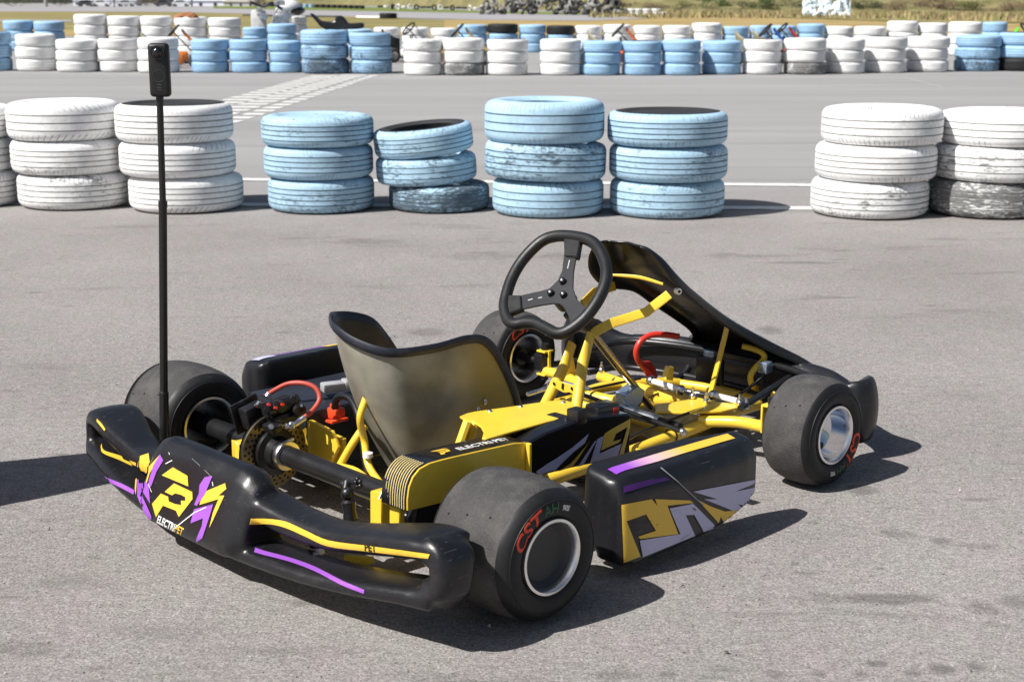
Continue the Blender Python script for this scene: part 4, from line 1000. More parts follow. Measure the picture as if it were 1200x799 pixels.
# ------------------------------------------------------------------ bodywork
def rear_bumper():
    mb = MB()
    for s in (-1, 1):
        yl = (lambda y: .17+(y-.17)*(.85 if s > 0 else .975) if y > .17 else y); zl = (lambda y: -.010*min(1, max(0, (y-.2)/.3)) if s > 0 else 0.)
        up_ = [(-.262, .10, .165, .050, .032), (-.256, .17, .158, .046, .030), (-.250, .25, .150, .044, .028), (-.244, .36, .152, .043, .026), (-.236, .46, .170, .046, .026), (-.222, .55, .188, .056, .026), (-.212, .61, .198, .060, .026), (-.207, .655, .196, .058, .026)]
        mb.tube([(x, s*yl(y), z+zl(y)) for x, y, z, a, b in up_], .03, 24, k=4, ell=[(a, b*.9) for x, y, z, a, b in up_], up=(0, 0, 1), sq=.6)
        en = [(-.214, .640, .198, .050, .024), (-.217, .668, .188, .046, .025), (-.221, .674, .150, .042, .025), (-.226, .668, .124, .042, .024), (-.230, .64, .112, .044, .023)]
        mb.tube([(x, s*yl(y), z+zl(y)) for x, y, z, a, b in en], .03, 24, k=4, ell=[(a, b*(.62 if s > 0 else .98)) for x, y, z, a, b in en], up=(0, s*1., .15), sq=.6)
        lo = [(-.224, .655, .112, .050, .024), (-.238, .58, .106, .050, .021), (-.252, .48, .093, .052, .019), (-.264, .36, .080, .054, .018), (-.273, .24, .074, .056, .018), (-.278, .12, .070, .056, .019)]
        mb.tube([(x, s*yl(y), z) for x, y, z, a, b in lo], .03, 24, k=4, ell=[(a, b*.9) for x, y, z, a, b in lo], up=(0, 0, 1), sq=.6)
    # centre bulge: a leaning rounded box
    pr = [(-.345, .064), (-.352, .085), (-.345, .11), (-.322, .175), (-.305, .212), (-.285, .232), (-.262, .236), (-.235, .222), (-.222, .19), (-.215, .10), (-.225, .045), (-.30, .045)]
    N = 15; vs = []; n = len(pr)
    for i in range(N):
        t = -1+2*i/(N-1); y = .036+.196*t; e = max(0, (abs(t)-.72)/.28); k = 1-.30*e*e
        for x, z in pr: vs.append(V(-.27+(x+.27)*k, y, .14+(z-.14)*k))
    fs = [[i*n+j, i*n+(j+1) % n, (i+1)*n+(j+1) % n, (i+1)*n+j] for i in range(N-1) for j in range(n)]
    fs += [list(range(n)), [(N-1)*n+j for j in range(n)][::-1]]
    mb.add(vs, fs)
    o = moulded(mb, 'rear_bumper', M_blk, kart, .0055, 8, .5)
    bv = bvh_of([o])
    # emblem and side flashes on the leaning rear face
    nrm = V(-.92, 0, .40).normalized(); p0 = V(-.335, 0, .14); k = 4.995
    def px(pts): return [at_plane(90+a/k, 460+b/k, p0, nrm) for a, b in pts]
    S = [([(565, 437), (500, 483), (655, 548), (650, 487)], 0),
         ([(572, 530), (678, 580), (680, 622), (600, 727), (583, 690), (507, 660), (466, 727), (443, 650), (495, 590), (537, 608), (541, 636), (580, 652), (614, 657), (612, 632), (638, 632), (638, 611), (612, 597), (578, 588), (560, 600), (517, 580)], 0),
         ([(372, 372), (420, 356), (432, 425), (492, 360), (470, 400), (430, 470), (412, 530), (366, 452)], 0), ([(366, 395), (345, 465), (340, 560), (346, 600), (352, 480)], 0),
         ([(490, 362), (510, 396), (492, 425), (470, 462), (440, 545), (420, 558), (426, 510), (452, 425)], 1),
         ([(362, 455), (372, 470), (425, 545), (432, 650), (376, 555), (385, 600), (440, 720), (440, 755), (405, 712), (356, 610), (350, 510)], 1),
         ([(752, 495), (797, 488), (776, 540), (755, 590), (706, 662), (690, 655), (718, 590), (722, 540)], 1),
         ([(745, 582), (870, 530), (878, 562), (832, 602), (866, 602), (800, 745), (778, 790), (800, 700), (832, 622), (720, 656)], 0),
         ([(690, 682), (802, 652), (782, 720), (738, 850), (692, 880), (735, 780), (742, 735), (669, 764)], 1)]
    for a, b in (((575, 790), (690, 700)), ((690, 700), (760, 668)), ((540, 350), (545, 362)), ((522, 415), (560, 395)), ((675, 385), (725, 430)), ((750, 452), (790, 492)), ((795, 520), (800, 545)), ((420, 530), (440, 580)), ((455, 520), (470, 530))):
        S.append(([a, b, (b[0]+4, b[1]+3), (a[0]+4, a[1]+3)], 2))
    pl = [(px(p), s) for p, s in S]
    A, B = at_plane(184, 611, p0, nrm), at_plane(222, 631, p0, nrm); ex = (B-A)/7.05; ey = nrm.cross(ex).normalized()*ex.length
    if ey.z < 0: ey = -ey
    x0 = 0
    for body, slot in (('ELECTRI', 2), ('PET', 0)):
        P, w_ = text_polys(body, .03)
        for p in P: pl.append(([A+ex*(x0+v.x*1.05)+ey*v.y*1.1 for v in p], slot))
        x0 += w_*1.05+.05
    drape(pl, 'sticker', o, bv, None, [M_dyel, M_purp, M_wht], off=.0012, size=.010)
    # pinstripes along the bars
    st = []; BANDS = []
    def band(top, bot, slot, x, n_):
        pts = [at(u, v, x=x) for u, v in top]+[at(u, v, x=x) for u, v in bot[::-1]]
        t2 = catmull([at(u, v, x=x) for u, v in top], 4); b2 = catmull([at(u, v, x=x) for u, v in bot], 4)
        st = [([t2[i], t2[i+1], b2[i+1], b2[i]], slot) for i in range(len(t2)-1)]; BANDS.append(st)
    band([(294, 607), (315, 607.5), (335, 611), (358, 621), (385, 632.5), (428, 638.5), (470, 644), (504, 649)], [(292, 614), (315, 613.5), (335, 618), (358, 628), (385, 639.5), (428, 645), (470, 650), (502, 654)], 0, -.29, 0)
    band([(119, 520), (122, 528), (140, 534), (160, 542)], [(118, 524), (121, 531.5), (140, 539.5), (160, 549)], 0, -.29, 0)
    band([(114, 491), (119, 496), (124, 503)], [(114, 494), (119, 500), (123, 505)], 0, -.26, 0)
    band([(299, 642), (310, 646), (340, 654), (368, 664), (400, 680), (428, 691)], [(298, 647.5), (310, 651), (340, 659), (368, 669.5), (400, 685), (427, 695)], 1, -.31, 0)
    band([(118, 555), (130, 561), (145, 568), (158, 575)], [(118, 559), (130, 565), (145, 573), (157, 580)], 1, -.31, 0)
    P, w_ = text_polys('PET', .03); A, B = at(428, 644, x=-.29), at(442, 645.6, x=-.29); ex = (B-A)/w_; ey = V(0, 0, ex.length*.8)
    txt = [([A+ex*v.x+ey*v.y for v in p], 2) for p in P]
    for i, st in enumerate(BANDS): drape(st+(txt if i == 0 else []), 'pinstripe', o, bv, None, [M_dyel, M_purp, M_black], off=.0016, size=.012, lim=.105)
    for u, v in ((378, 647), (368, 672), (150, 545)):
        b2 = MB(); p = at(u, v, x=-.225); b2.cyl(p, p+V(-.012, 0, 0), .009, 6); b2.cyl(p+V(-.012, 0, 0), p+V(-.02, 0, 0), .005, 10); b2.build('bolt', M_alu, o)
    lg = MB(); lg.prism([at(u, v, x=-.20) for u, v in ((402, 650), (436, 652), (438, 659), (432, 662), (404, 660))], (.004, 0, 0), bev=.001); lg.build('bumper_bracket', M_yel, kart)
    for s in (-1, 1):
        t = MB(); t.tube([(-.22, s*.24, .10), (-.1, s*.25, .08)], .014, 10); t.build('bumper_stay', M_sat, kart)
    return o
rear_bumper()
def side_pod(s):
    mb = MB()
    # sections along x: outer y, inner y, top, bottom
    def shell(secs, k=5):
        n = 4; vs = []; L = len(secs)
        for x, yo, yi, zt, zb in secs:
            if s > 0: x, zt = x-.055, zt+.030
            vs += [V(x, s*yo, zb), V(x, s*yo, zt-.040), V(x, s*(yo-.020), zt-.006), V(x, s*(yi+.01), zt), V(x, s*yi, zb)]
        fs = [[i*5+j, i*5+(j+1) % 5, (i+1)*5+(j+1) % 5, (i+1)*5+j] for i in range(L-1) for j in range(5)]+[[0, 1, 2, 3, 4], [(L-1)*5+j for j in (4, 3, 2, 1, 0)]]
        mb.add(vs, fs)
    shell([(.240, .622, .580, .205, .044), (.250, .638, .568, .216, .032), (.285, .646, .562, .221, .030), (.40, .650, .562, .217, .032), (.50, .648, .575, .216, .036), (.58, .645, .575, .214, .046), (.65, .640, .575, .212, .062), (.700, .630, .58, .209, .082)])
    shell([(.242, .604, .535, .214, .060), (.252, .610, .525, .222, .052), (.275, .612, .520, .226, .050), (.40, .612, .522, .225, .11), (.55, .612, .535, .222, .105), (.695, .61, .56, .216, .10)])
    o = moulded(mb, 'side_pod', M_blk, kart, .0065, 9, .5)
    bv = bvh_of([o]); up = []
    rows = 14
    if s < 0:
        for i in range(rows):
            x0, x1 = .268+i*.0275, .268+(i+1)*.0275
            f = lambda x: (.604-.02*max(0, (x-.55)), .580)
            a, b = f(x0), f(x1); up.append(([V(x0, s*a[0], .24), V(x1, s*b[0], .24), V(x1, s*b[1], .24), V(x0, s*a[1], .24)], 0))
        drape(up, 'top_stripe', o, bv, (0, 0, 1), [M_strip], off=.0014, size=.02)
        k = 3.996; y = -.66
        def px(p): return [at(620+a/k, 460+b/k, y=y) for a, b in p]
        S = [([(432, 524), (572, 497), (598, 528), (588, 497), (750, 503), (768, 515), (645, 527), (697, 660), (520, 683), (508, 672), (592, 645), (545, 568), (455, 600), (520, 765), (442, 795)], 0),
             ([(655, 540), (765, 518), (875, 628), (815, 650), (770, 570), (730, 572), (775, 668), (530, 768), (515, 690), (705, 660)], 1),
             ([(785, 500), (850, 532), (915, 555), (1015, 543), (1022, 556), (910, 605), (895, 580), (885, 610), (868, 590)], 0),
             ([(765, 462), (1060, 405), (1060, 422), (960, 462), (1066, 440), (1070, 490), (1050, 525), (1030, 532), (975, 520), (995, 540), (955, 552), (815, 497), (880, 497)], 1),
             ([(440, 440), (540, 412), (640, 398), (655, 408), (540, 440), (440, 470)], 2)]  # purple sheen along the pod's upper side, painted in as colour
        for a, b in (((612, 355), (690, 418)), ((690, 418), (810, 528)), ((470, 610), (565, 600)), ((480, 650), (565, 600)), ((545, 745), (590, 725)), ((660, 560), (690, 545)), ((700, 690), (745, 660)), ((760, 540), (775, 550)), ((590, 620), (600, 612))):
            S.append(([a, b, (b[0]+5, b[1]-2), (a[0]+5, a[1]-2)], 3 if a[0] in (612, 690) else 4))
        pl = [(px(p), q) for p, q in S]; drape(pl, 'sticker', o, bv, None, [M_dyel, M_lav, M_sheen, M_scr, M_black], off=.0016, size=.010)
    else:
        for i in range(30):
            x0 = .205+i*.0135
            wd = .0135 if i < 4 or i > 15 else .006
            sl = 1 if i < 4 else (2 if i < 16 else 0)
            up.append(([V(x0, .606, .27), V(x0+wd, .606, .27), V(x0+wd, .570, .27), V(x0, .570, .27)], sl))
        drape(up, 'top_stripe', o, bv, (0, 0, 1), [M_dyel, M_lav, M_purp], off=.0014, size=.02)
    return o
side_pod(-1); side_pod(1)
def nose():
    mb = MB(); pts = []
    half = [(1.245, .478, .128, .018, .078), (1.275, .512, .128, .024, .086), (1.335, .500, .126, .026, .086), (1.40, .41, .104, .030, .058), (1.45, .30, .105, .034, .066), (1.475, .17, .105, .036, .066), (1.485, 0, .105, .038, .066)]
    full = [(x, -y, z, a, b) for x, y, z, a, b in half]+[q for q in half[-2::-1]]
    mb.tube([(x, y, z) for x, y, z, a, b in full], .03, 20, k=4, ell=[(a, b) for x, y, z, a, b in full], up=(0, 0, 1))
    # wide lower apron
    return moulded(mb, 'front_bumper', M_blk, kart, .008, 4, .5)
nose()
for s in (-1, 1):
    mb = MB(); mb.tube([(1.30, s*.16, .065), (1.40, s*.17, .075), (1.475, s*.2, .10)], .011, 10, k=4); mb.build('bumper_stay', M_sat, kart, 60)
mb = MB(); mb.tube([(1.24, .40, .135), (1.36, .36, .150), (1.42, .2, .155), (1.43, 0, .155), (1.42, -.2, .155), (1.36, -.36, .15)], .010, 10, k=5); mb.build('bumper_tube', M_sat, kart, 60)
mb = MB(); mb.tube([(1.22, .38, .075), (1.36, .33, .075), (1.41, 0, .075), (1.36, -.33, .075)], .009, 10, k=5); mb.build('bumper_tube', M_sat, kart, 60)
def fairing():
    S = [(.945, .535, .062, .010, -1, -.1), (.957, .529, .082, .014, -1, -.15), (.985, .502, .108, .026, -1, -.2), (1.02, .464, .122, .034, -.95, -.3), (1.07, .426, .120, .032, -.9, -.45), (1.13, .390, .110, .030, -.8, -.6),
         (1.20, .348, .102, .030, -.6, -.8), (1.28, .301, .10, .030, -.5, -.9), (1.36, .256, .113, .030, -.4, -1), (1.425, .216, .15, .030, -.3, -1), (1.475, .178, .215, .028, -.1, -1), (1.505, .140, .27, .02, 0, -1)]
    pr = [(-1, 1), (-1.0, .62), (-.985, .28), (-.93, .06), (-.78, -.03), (-.5, -.03), (-.25, -.10), (0, -.14)]; pr = pr+[(-a, b) for a, b in pr[-2::-1]]
    rows = []
    for j in range(len(pr)):
        ctl = []
        for x, z, w_, fl, bx, bz in S:
            d = V(bx, 0, bz).normalized(); a, b = pr[j]
            q_ = ((2.2 if x < 1.1 else 1.) if a > 0 else 1)
            ctl.append(V(x, a*w_, z)+d*(b*fl*q_ if b > 0 else b*.11))
        rows.append(catmull(ctl, 5))
    N = len(rows[0]); n = len(pr); vs = [rows[j][i] for i in range(N) for j in range(n)]
    mb = MB(); mb.add(vs, [[i*n+j, i*n+j+1, (i+1)*n+j+1, (i+1)*n+j] for i in range(N-1) for j in range(n-1)])
    o = mb.build('front_fairing', M_fair, kart, 70)
    q = o.modifiers.new('thick', 'SOLIDIFY'); q.thickness = .005; q.offset = 0
    q = o.modifiers.new('round', 'SUBSURF'); q.levels = q.render_levels = 1
    me = evalmesh(o); o.modifiers.clear(); o.data = me; me.polygons.foreach_set('use_smooth', [True]*len(me.polygons))
    bt = MB(); p = at(794, 341, y=-.128)
    bt.cyl(p+V(.0, .004, 0), p+V(-.003, -.008, 0), .0085, 14, m=0); bt.cyl(p+V(-.003, -.008, 0), p+V(-.0035, -.009, 0), .004, 10, m=1); bt.build('bolt', [M_alu, M_black], o)
    yb = MB(); a, b = at(714, 322, y=.07), at(777, 333, y=-.095); yb.tube([a, a.lerp(b, .5)+V(.012, 0, .004), b], .002, 8, k=5, ell=[(.0012, .003), (.0016, .0048), (.0016, .0035)], up=(0, 0, 1)); yb.build('yellow_stripe', M_dyel, o)
    return o
fairing()
# mount arm clamped beside the axle
mb = MB()
a, b = at(411, 612, x=-.10), at(408, 585, x=-.10)
mb.tube([a, a.lerp(b, .1), a.lerp(b, .5), a.lerp(b, .9), b], [.010, .0155, .013, .0155, .010], 14); mb.ball(at(407, 578, x=-.10), .014); mb.tube([at(405, 576, x=-.1), at(407, 564, x=-.09)], .009, 10)
mb.ball(at(405, 568, x=-.09), .013); mb.tube([at(408, 564, x=-.09), at(420, 566, x=-.09)], .006, 10)
for k in range(5):
    p = at(420, 566, x=-.09); t = k*1.2566; mb.ball(p+V(0, .008*math.cos(t), .008*math.sin(t)), .006)
mb.box(at(417, 614, x=-.10), (.03, .05, .014), .003); mb.build('mount_arm', M_blk, kart)

# ------------------------------------------------------------------ camera on its pole
XP = -.165
pt, pb, pm = at(187.2, 113, x=XP), at(193.3, 525, x=XP), at(190.8, 240, x=XP)
pole = empty('camera_pole', (pb.x, pb.y, 0)); tag(pole, 'slim black selfie pole with a small black two-lens camera on top, behind the rear bumper', 'camera pole')
def part(mb, name, m, parent=pole, sm=40):
    for i, p in enumerate(mb.v): mb.v[i] = p-V(pb.x, pb.y, 0)
    return mb.build(name, m, parent, sm)
dirp = (pt-pb).normalized()
mb = MB(); q = pb-dirp*(pb.z-.055)
j1 = at(192, 461, x=XP); j2 = at(190.8, 237, x=XP)
mb.tube([q, j1], .0108, 16); mb.ball(j1, .0112); part(mb, 'pole_section', M_sat)
mb = MB(); mb.tube([j1, j2], .0092, 16); mb.tube([j2-dirp*.012, j2+dirp*.002], .0100, 16); part(mb, 'pole_section', M_sat)
mb = MB(); mb.tube([j2, pt], .0072, 16); mb.tube([pt-dirp*.02, pt+dirp*.004], .0085, 14); part(mb, 'pole_section', M_sat)
mb = MB(); mb.box(q+V(0, 0, .004), (.05, .05, .02), .004); mb.cyl(q+V(0, 0, .01), q+V(0, 0, .05), .015, 16); part(mb, 'foot_clamp', M_blk)
ct = at(187, 51, x=XP); cb = at(187.3, 113.5, x=XP); cc = (ct+cb)/2; hh = (ct-cb).length
rz = Matrix.Rotation(YAW-math.pi/2, 3, 'Z')
mb = MB(); mb.box(cc, (.0445, .024, hh), .0085, rz, seg=4); cam_body = part(mb, 'camera_body', mat('camera_shell', (.010, .010, .011), .45, var=.15, bump=.1, bscale=600))
fr = -FW
for s, nm in ((1, 'lens'), (-1, 'lens')):
    mb = MB(); a = cc+V(0, 0, hh*.33)+FW*(-s*.0115); mb.ball(a, .0125, sc=(1, 1, 1), n=24); mb.lathe([(.0120, -s*.002), (.0150, -s*.002), (.0150, s*.004), (.0120, s*.004)], a, fr, 32); part(mb, nm, M_gloss, cam_body)
mb = MB(); a = cc+V(0, 0, -.012)-FW*.0121
mb.tube([a+RT*(.0125*math.cos(t))+V(0, 0, .0125*math.sin(t)) for t in [2*math.pi*k/40 for k in range(40)]], .0006, 6, closed=True); part(mb, 'screen_ring', M_dgrey, cam_body)
mb = MB(); 
for dz in (-.030, -.036, -.0405): mb.tube([cc+V(0, 0, dz)-FW*.0121-RT*.004, cc+V(0, 0, dz)-FW*.0121+RT*.004], .0006, 6)
part(mb, 'camera_mark', M_dgrey, cam_body)

# invented tall cone outside the view, added only to throw the near-left shadow
pc = G(-1.66, 3.13); cone = empty('shadow_caster_cone', pc); tag(cone, 'made-up orange cone, unseen left of the kart, added to cast a shadow', 'shadow caster')
mb = MB(); mb.lathe([(.0, .0), (.29, .0), (.29, .03), (.25, .04), (.235, .06), (.05, 1.42), (.03, 1.44), (.0, 1.44)], (0, 0, 0), (0, 0, 1), 40); mb.build('cone_body', mat('cone_orange', (.75, .12, .02), .5), cone)
mb = MB(); mb.lathe([(.171, .56), (.126, .88)], (0, 0, 0), (0, 0, 1), 40); mb.build('reflective_band', M_wht, cone)

# ------------------------------------------------------------------ beyond the third row: grass, circuit, tyre heaps, bank, bushes
def mat_ground2(name, c1, c2, scale, rough=.95, stretch=(1, 1, 1), c3=None):
    m = bpy.data.materials.new(name); m.use_nodes = True
    n, l = nt(m); b = n['Principled BSDF']; b.inputs['Roughness'].default_value = rough; b.inputs['Specular IOR Level'].default_value = .1
    tc = n.new('ShaderNodeTexCoord'); mp = n.new('ShaderNodeMapping'); mp.inputs['Rotation'].default_value = (0, 0, -(YAW-math.pi/2)); mp.inputs['Scale'].default_value = stretch
    l.new(tc.outputs['Object'], mp.inputs['Vector'])
    t = n.new('ShaderNodeTexNoise'); t.inputs['Scale'].default_value = scale; t.inputs['Detail'].default_value = 8; t.inputs['Roughness'].default_value = .68; l.new(mp.outputs[0], t.inputs['Vector'])
    r = n.new('ShaderNodeValToRGB'); r.color_ramp.elements[0].position = .35; r.color_ramp.elements[0].color = (*c1, 1); r.color_ramp.elements[1].position = .65; r.color_ramp.elements[1].color = (*c2, 1)
    if c3: k = r.color_ramp.elements.new(.5); k.color = (*c3, 1)
    l.new(t.outputs['Fac'], r.inputs['Fac']); l.new(r.outputs['Color'], b.inputs['Base Color']); return m
M_dry = mat_ground2('dry_grass', (.26, .19, .085), (.40, .29, .13), .35, stretch=(.3, 1, 1), c3=(.33, .25, .11))
M_olive = mat_ground2('olive_grass', (.14, .13, .05), (.34, .27, .13), .3, stretch=(.3, 1, 1), c3=(.22, .19, .08))
M_green = mat_ground2('green_grass', (.10, .15, .035), (.20, .22, .07), .4)
M_road = mat_ground2('far_asphalt', (.27, .26, .27), (.33, .32, .33), .2, stretch=(.2, 1, 1))
def gp(u, v):
    p = at(u, v, z=0); return p
def band_px(name, top, bot, m, z):
    pts = [gp(*q) for q in bot]+[gp(*q) for q in top[::-1]]
    return sheet(name, pts, m, z)
band_px('dry_grass_strip', [(-300, 24), (480, 24), (700, 21), (900, 20), (1500, 20)], [(-300, 43), (300, 43), (560, 42), (900, 41), (1500, 41)], M_dry, .008)
band_px('olive_grass_strip', [(-300, 13.5), (200, 14.5), (420, 20), (520, 24)], [(-300, 34), (200, 36), (420, 36), (520, 36)], M_olive, .016)
band_px('circuit_road', [(-400, 8.2), (200, 9.5), (420, 13.5), (600, 16.5), (690, 18.2)], [(-400, 13.5), (200, 14.5), (420, 20.3), (560, 24), (690, 25), (760, 22.5)], M_road, .024)
band_px('green_verge', [(250, 7.5), (420, 8.5), (560, 13), (700, 15.5)], [(250, 10), (420, 13.5), (560, 16), (700, 18.5)], M_green, .032)
band_px('grey_path', [(-100, 24.3), (84, 24.3)], [(-100, 26.5), (84, 26.5)], M_road, .036)
band_px('bank_foot_grass', [(700, 11), (1000, 12), (1500, 14)], [(700, 20), (900, 21), (1080, 27), (1500, 30)], M_olive, .040)
# low kerb along the circuit, with tyres lying by it
def kerb(u0, u1, v0, v1, n_, m, name, label):
    mb = MB()
    for i in range(1):
        a, b = gp(u0, v0), gp(u1, v1); a.z = b.z = 0
        mb.tube([a+V(0, 0, .06), b+V(0, 0, .06)], .09, 6)
    o = mb.build(name, m, None, 0); tag(o, label, 'kerb'); return o
kerb(285, 395, 19.2, 21, 1, M_trub, 'track_kerb', 'low dark rubber kerb strip along the far road')
kerb(418, 452, 21.5, 21.8, 1, MP['white'], 'track_kerb', 'short white kerb strip beside the dark lying tyre on the far road')
p = gp(455, 22.5); put_tyre((p.x, p.y, .2), 0, 'black', 'dark tyre lying alone by the far road kerb', None, sc=1.9, h=1.9, seg=24)
FARM = {}
def far_tyre(p, rx, rz, mkey, label, group, sc=1.):
    o = bpy.data.objects.new('tyre', tyre_mesh(1, mkey, 'same', 16)); COL.objects.link(o); o.location = p; o.rotation_euler = (rx, 0, rz); o.scale = (sc,)*3; o['wear'] = .3
    tag(o, label, 'tyre', group)
# standing barrier of dark and blue tyres at the foot of the bank
x = 312
while x < 428:
    v = 9.9+(x-312)*.025; g = gp(x, v); blue = x < 366 and random.random() < .75
    s_ = 6.2*(g-C0).dot(LOOK)/F_PX/.62*1.15
    far_tyre((g.x, g.y, .25*s_), 0, random.random()*6, 'far blue' if blue else 'black', 'weathered light blue tyre in the distant barrier behind the circuit' if blue else 'weathered black tyre in the distant barrier behind the circuit', 'blue tyres in the distant barrier' if blue else 'black tyres in the distant barrier', s_*.9)
    far_tyre((g.x, g.y, .42*s_), 0, random.random()*6, 'far blue' if blue else 'black', 'weathered light blue tyre in the distant barrier behind the circuit' if blue else 'weathered black tyre in the distant barrier behind the circuit', 'blue tyres in the distant barrier' if blue else 'black tyres in the distant barrier', s_*.9)
    x += 6.6
x = 446
while x < 566:
    v = 11.5+(x-446)*.018; g = gp(x, v); wt = random.random() < .45
    s_ = 7*(g-C0).dot(LOOK)/F_PX/.62
    far_tyre((g.x, g.y, .31*s_), R(78) if random.random() < .5 else 0, random.random()*6, 'white' if wt else 'black', 'small white tyre in the mixed far barrier left of the tyre heap' if wt else 'small black tyre in the mixed far barrier left of the tyre heap', 'white tyres of the mixed far barrier' if wt else 'black tyres of the mixed far barrier', s_)
    x += 7
M_oldgrey = mat_tyre_paint('greyed_tyre', (.36, .355, .34)); MP['grey'] = M_oldgrey; MGRV['grey'] = M_trub
def tyre_heap():
    mb = MB(); src = tyre_mesh(1, 'grey', 'same', 14); sv = [v.co.copy() for v in src.vertices]; sf = [list(q.vertices) for q in src.polygons]
    for k in range(120):
        u = random.uniform(564, 728); layer = (k % 4)/3*(.55+.45*abs(math.sin(u*.055))); v = 17.6+(u-566)*.006
        g = gp(u, v); q = g+FW*random.uniform(0, 1.2)+V(0, 0, .30+layer*1.05)
        M = Matrix.Translation(q) @ Matrix.Rotation(random.random()*6.3, 4, 'Z') @ Matrix.Rotation(R(random.uniform(-40, 100)), 4, 'X') @ Matrix.Scale(random.uniform(1., 1.25), 4)
        mb.add([M @ p for p in sv], sf, m=random.choice((0, 0, 1)))
    o = mb.build('tyre_heap', [mat('dusty_tyre', (.27, .265, .25), .85, var=.5, vscale=3), mat('dark_dusty_tyre', (.05, .05, .05), .85, var=.4, vscale=3)], None, 40)
    tag(o, 'jumbled grey heap of old tyres at the foot of the far bank', 'tyre heap', kind='stuff')
tyre_heap()
for k, u in enumerate((730, 740, 748, 758, 769, 777)):
    g = gp(u, 18.4)
    for j in range(2 if k != 5 else 1): far_tyre((g.x, g.y, .15+.27*j), 0, k, 'white', 'white tyre of the short far barrier right of the grey heap', 'white tyres right of the far heap', 1.25)
# earth bank
def bank():
    mb = MB(); nx, nd = 90, 10; vs = []
    for i in range(nx+1):
        u = 230+i*(1700-230)/nx
        for j in range(nd+1):
            t = j/nd; v0 = 6.5 if u < 400 else (6.5+(u-400)/300*7.5 if u < 700 else 14.0+(u-700)*.004)
            g = gp(u, v0); d = (g-C0); d.z = 0; L = d.length; d.normalize()
            prof = (3*t*t-2*t*t*t)*5.5*min(1, .35+(u-230)/500)
            q = g+d*(t*26)+V(0, 0, -.05); q.z += prof*(.8+.5*noise.noise(V(u*.015, t*2, 3)))+.35*noise.noise(V(u*.08, t*6, 1))*t
            vs.append(q)
    fs = [[i*(nd+1)+j, (i+1)*(nd+1)+j, (i+1)*(nd+1)+j+1, i*(nd+1)+j+1] for i in range(nx) for j in range(nd)]
    mb.add(vs, fs); o = mb.build('earth_bank', mat_ground2('bank_earth', (.12, .10, .055), (.25, .21, .11), .35, c3=(.17, .155, .07)), None, 60); tag(o, kind='structure'); return o
BANK = bank(); BB = bvh_of([BANK])[0]
def leafmat(name, c):
    m = mat(name, c, .7, spec=.15, var=.55, vscale=.9); return m
LM = [leafmat('bush_green', (.060, .082, .026)), leafmat('bush_brown', (.125, .088, .055)), leafmat('bush_olive', (.105, .105, .040)), leafmat('bush_dark', (.035, .045, .022))]
M_bark = mat('bark', (.12, .09, .07), .9)
def bush(u, v, wpx, hpx, k, name, label, cat, group, back=0., trunk=False, n=520):
    g = gp(u, v); d = g-C0; d.z = 0; d.normalize(); g = g+d*back; S = (g-C0).dot(LOOK)/F_PX; w_, h = wpx*S, hpx*S
    if not trunk:
        hit = BB.ray_cast(V(g.x, g.y, 60), V(0, 0, -1))
        if hit[0] is not None: g.z = max(0, hit[0].z-.25)
    root = empty(name, g+V(0, 0, -.1)); tag(root, label, cat, group)
    rnd = random.Random(int(u*7+v)); mb = MB(); cl = [(rnd.uniform(-.38, .38), rnd.uniform(-.3, .3), rnd.uniform(.25 if trunk else .12, .8), rnd.uniform(.13, .26)) for _ in range(11)]
    ls = h*.05+.03
    for i in range(n):
        a, b, c, r = rnd.choice(cl); q = V(rnd.gauss(0, 1), rnd.gauss(0, 1), rnd.gauss(0, 1)).normalized()*r*rnd.uniform(.5, 1)
        p = V((a+q.x)*w_, (b+q.y)*w_, max(.02, (c+q.z*1.1))*h); e1 = V(rnd.gauss(0, 1), rnd.gauss(0, 1), rnd.gauss(0, 1)).normalized(); e2 = e1.orthogonal().normalized(); z = ls*rnd.uniform(.6, 1.5)
        mb.add([p-e1*z, p+e2*z*.5, p+e1*z, p-e2*z*.5], [[0, 1, 2, 3]])
    f = mb.build('foliage', LM[k], root, 0)
    t = MB()
    for i in range(5):
        a = rnd.choice(cl); t.tube([V(a[0]*.1*w_, a[1]*.1*w_, 0), V(a[0]*.5*w_, a[1]*.5*w_, a[2]*h*.5), V(a[0]*w_, a[1]*w_, a[2]*h)], [h*.025, h*.016, h*.006], 6)
    t.build('stem' if not trunk else 'trunk', M_bark, root)
    return root
BU = [(772, 50, 9, 1), (805, 46, 12, 2), (838, 52, 16, 0), (872, 44, 11, 3), (905, 50, 18, 0), (945, 50, 16, 3), (985, 46, 13, 1), (1018, 54, 14, 3), (1060, 58, 14, 1), (1105, 56, 17, 1), (1148, 54, 15, 2), (1190, 60, 17, 1), (735, 50, 9, 1), (690, 54, 10, 3), (640, 56, 10, 1)]
BL = ['low brown scrub above the white far tyres', 'olive scrub bush right of the white far tyres', 'leafy green bush left of centre on the bank, beside olive scrub', 'dark bush on the bank between two leafy green bushes', 'leafy green bush just left of the torn tarpaulin',
      'dark bush behind the torn tarpaulin', 'brown bush touching the right end of the torn tarpaulin', 'dark bush right of the torn tarpaulin on the bank', 'brown bush on the bank right of the dark bush', 'tall brown bush above the white third-row stacks', 'olive bush left of the brown bush at the right edge',
      'brown bush at the right picture edge above the green kart', 'small brown scrub above the far white tyres and grey heap', 'dark scrub on the bank above the right end of the grey tyre heap', 'brown scrub on the bank above the grey tyre heap']
for (u, a, b, k), lb in zip(BU, BL):
    v0 = 6.5+(u-400)/300*7.5 if u < 700 else 14.0+(u-700)*.004
    bush(u, v0, a, b, k, 'bush', lb, 'bush', 'bushes on the far bank', back=5.5 if u > 750 else 7, n=900)
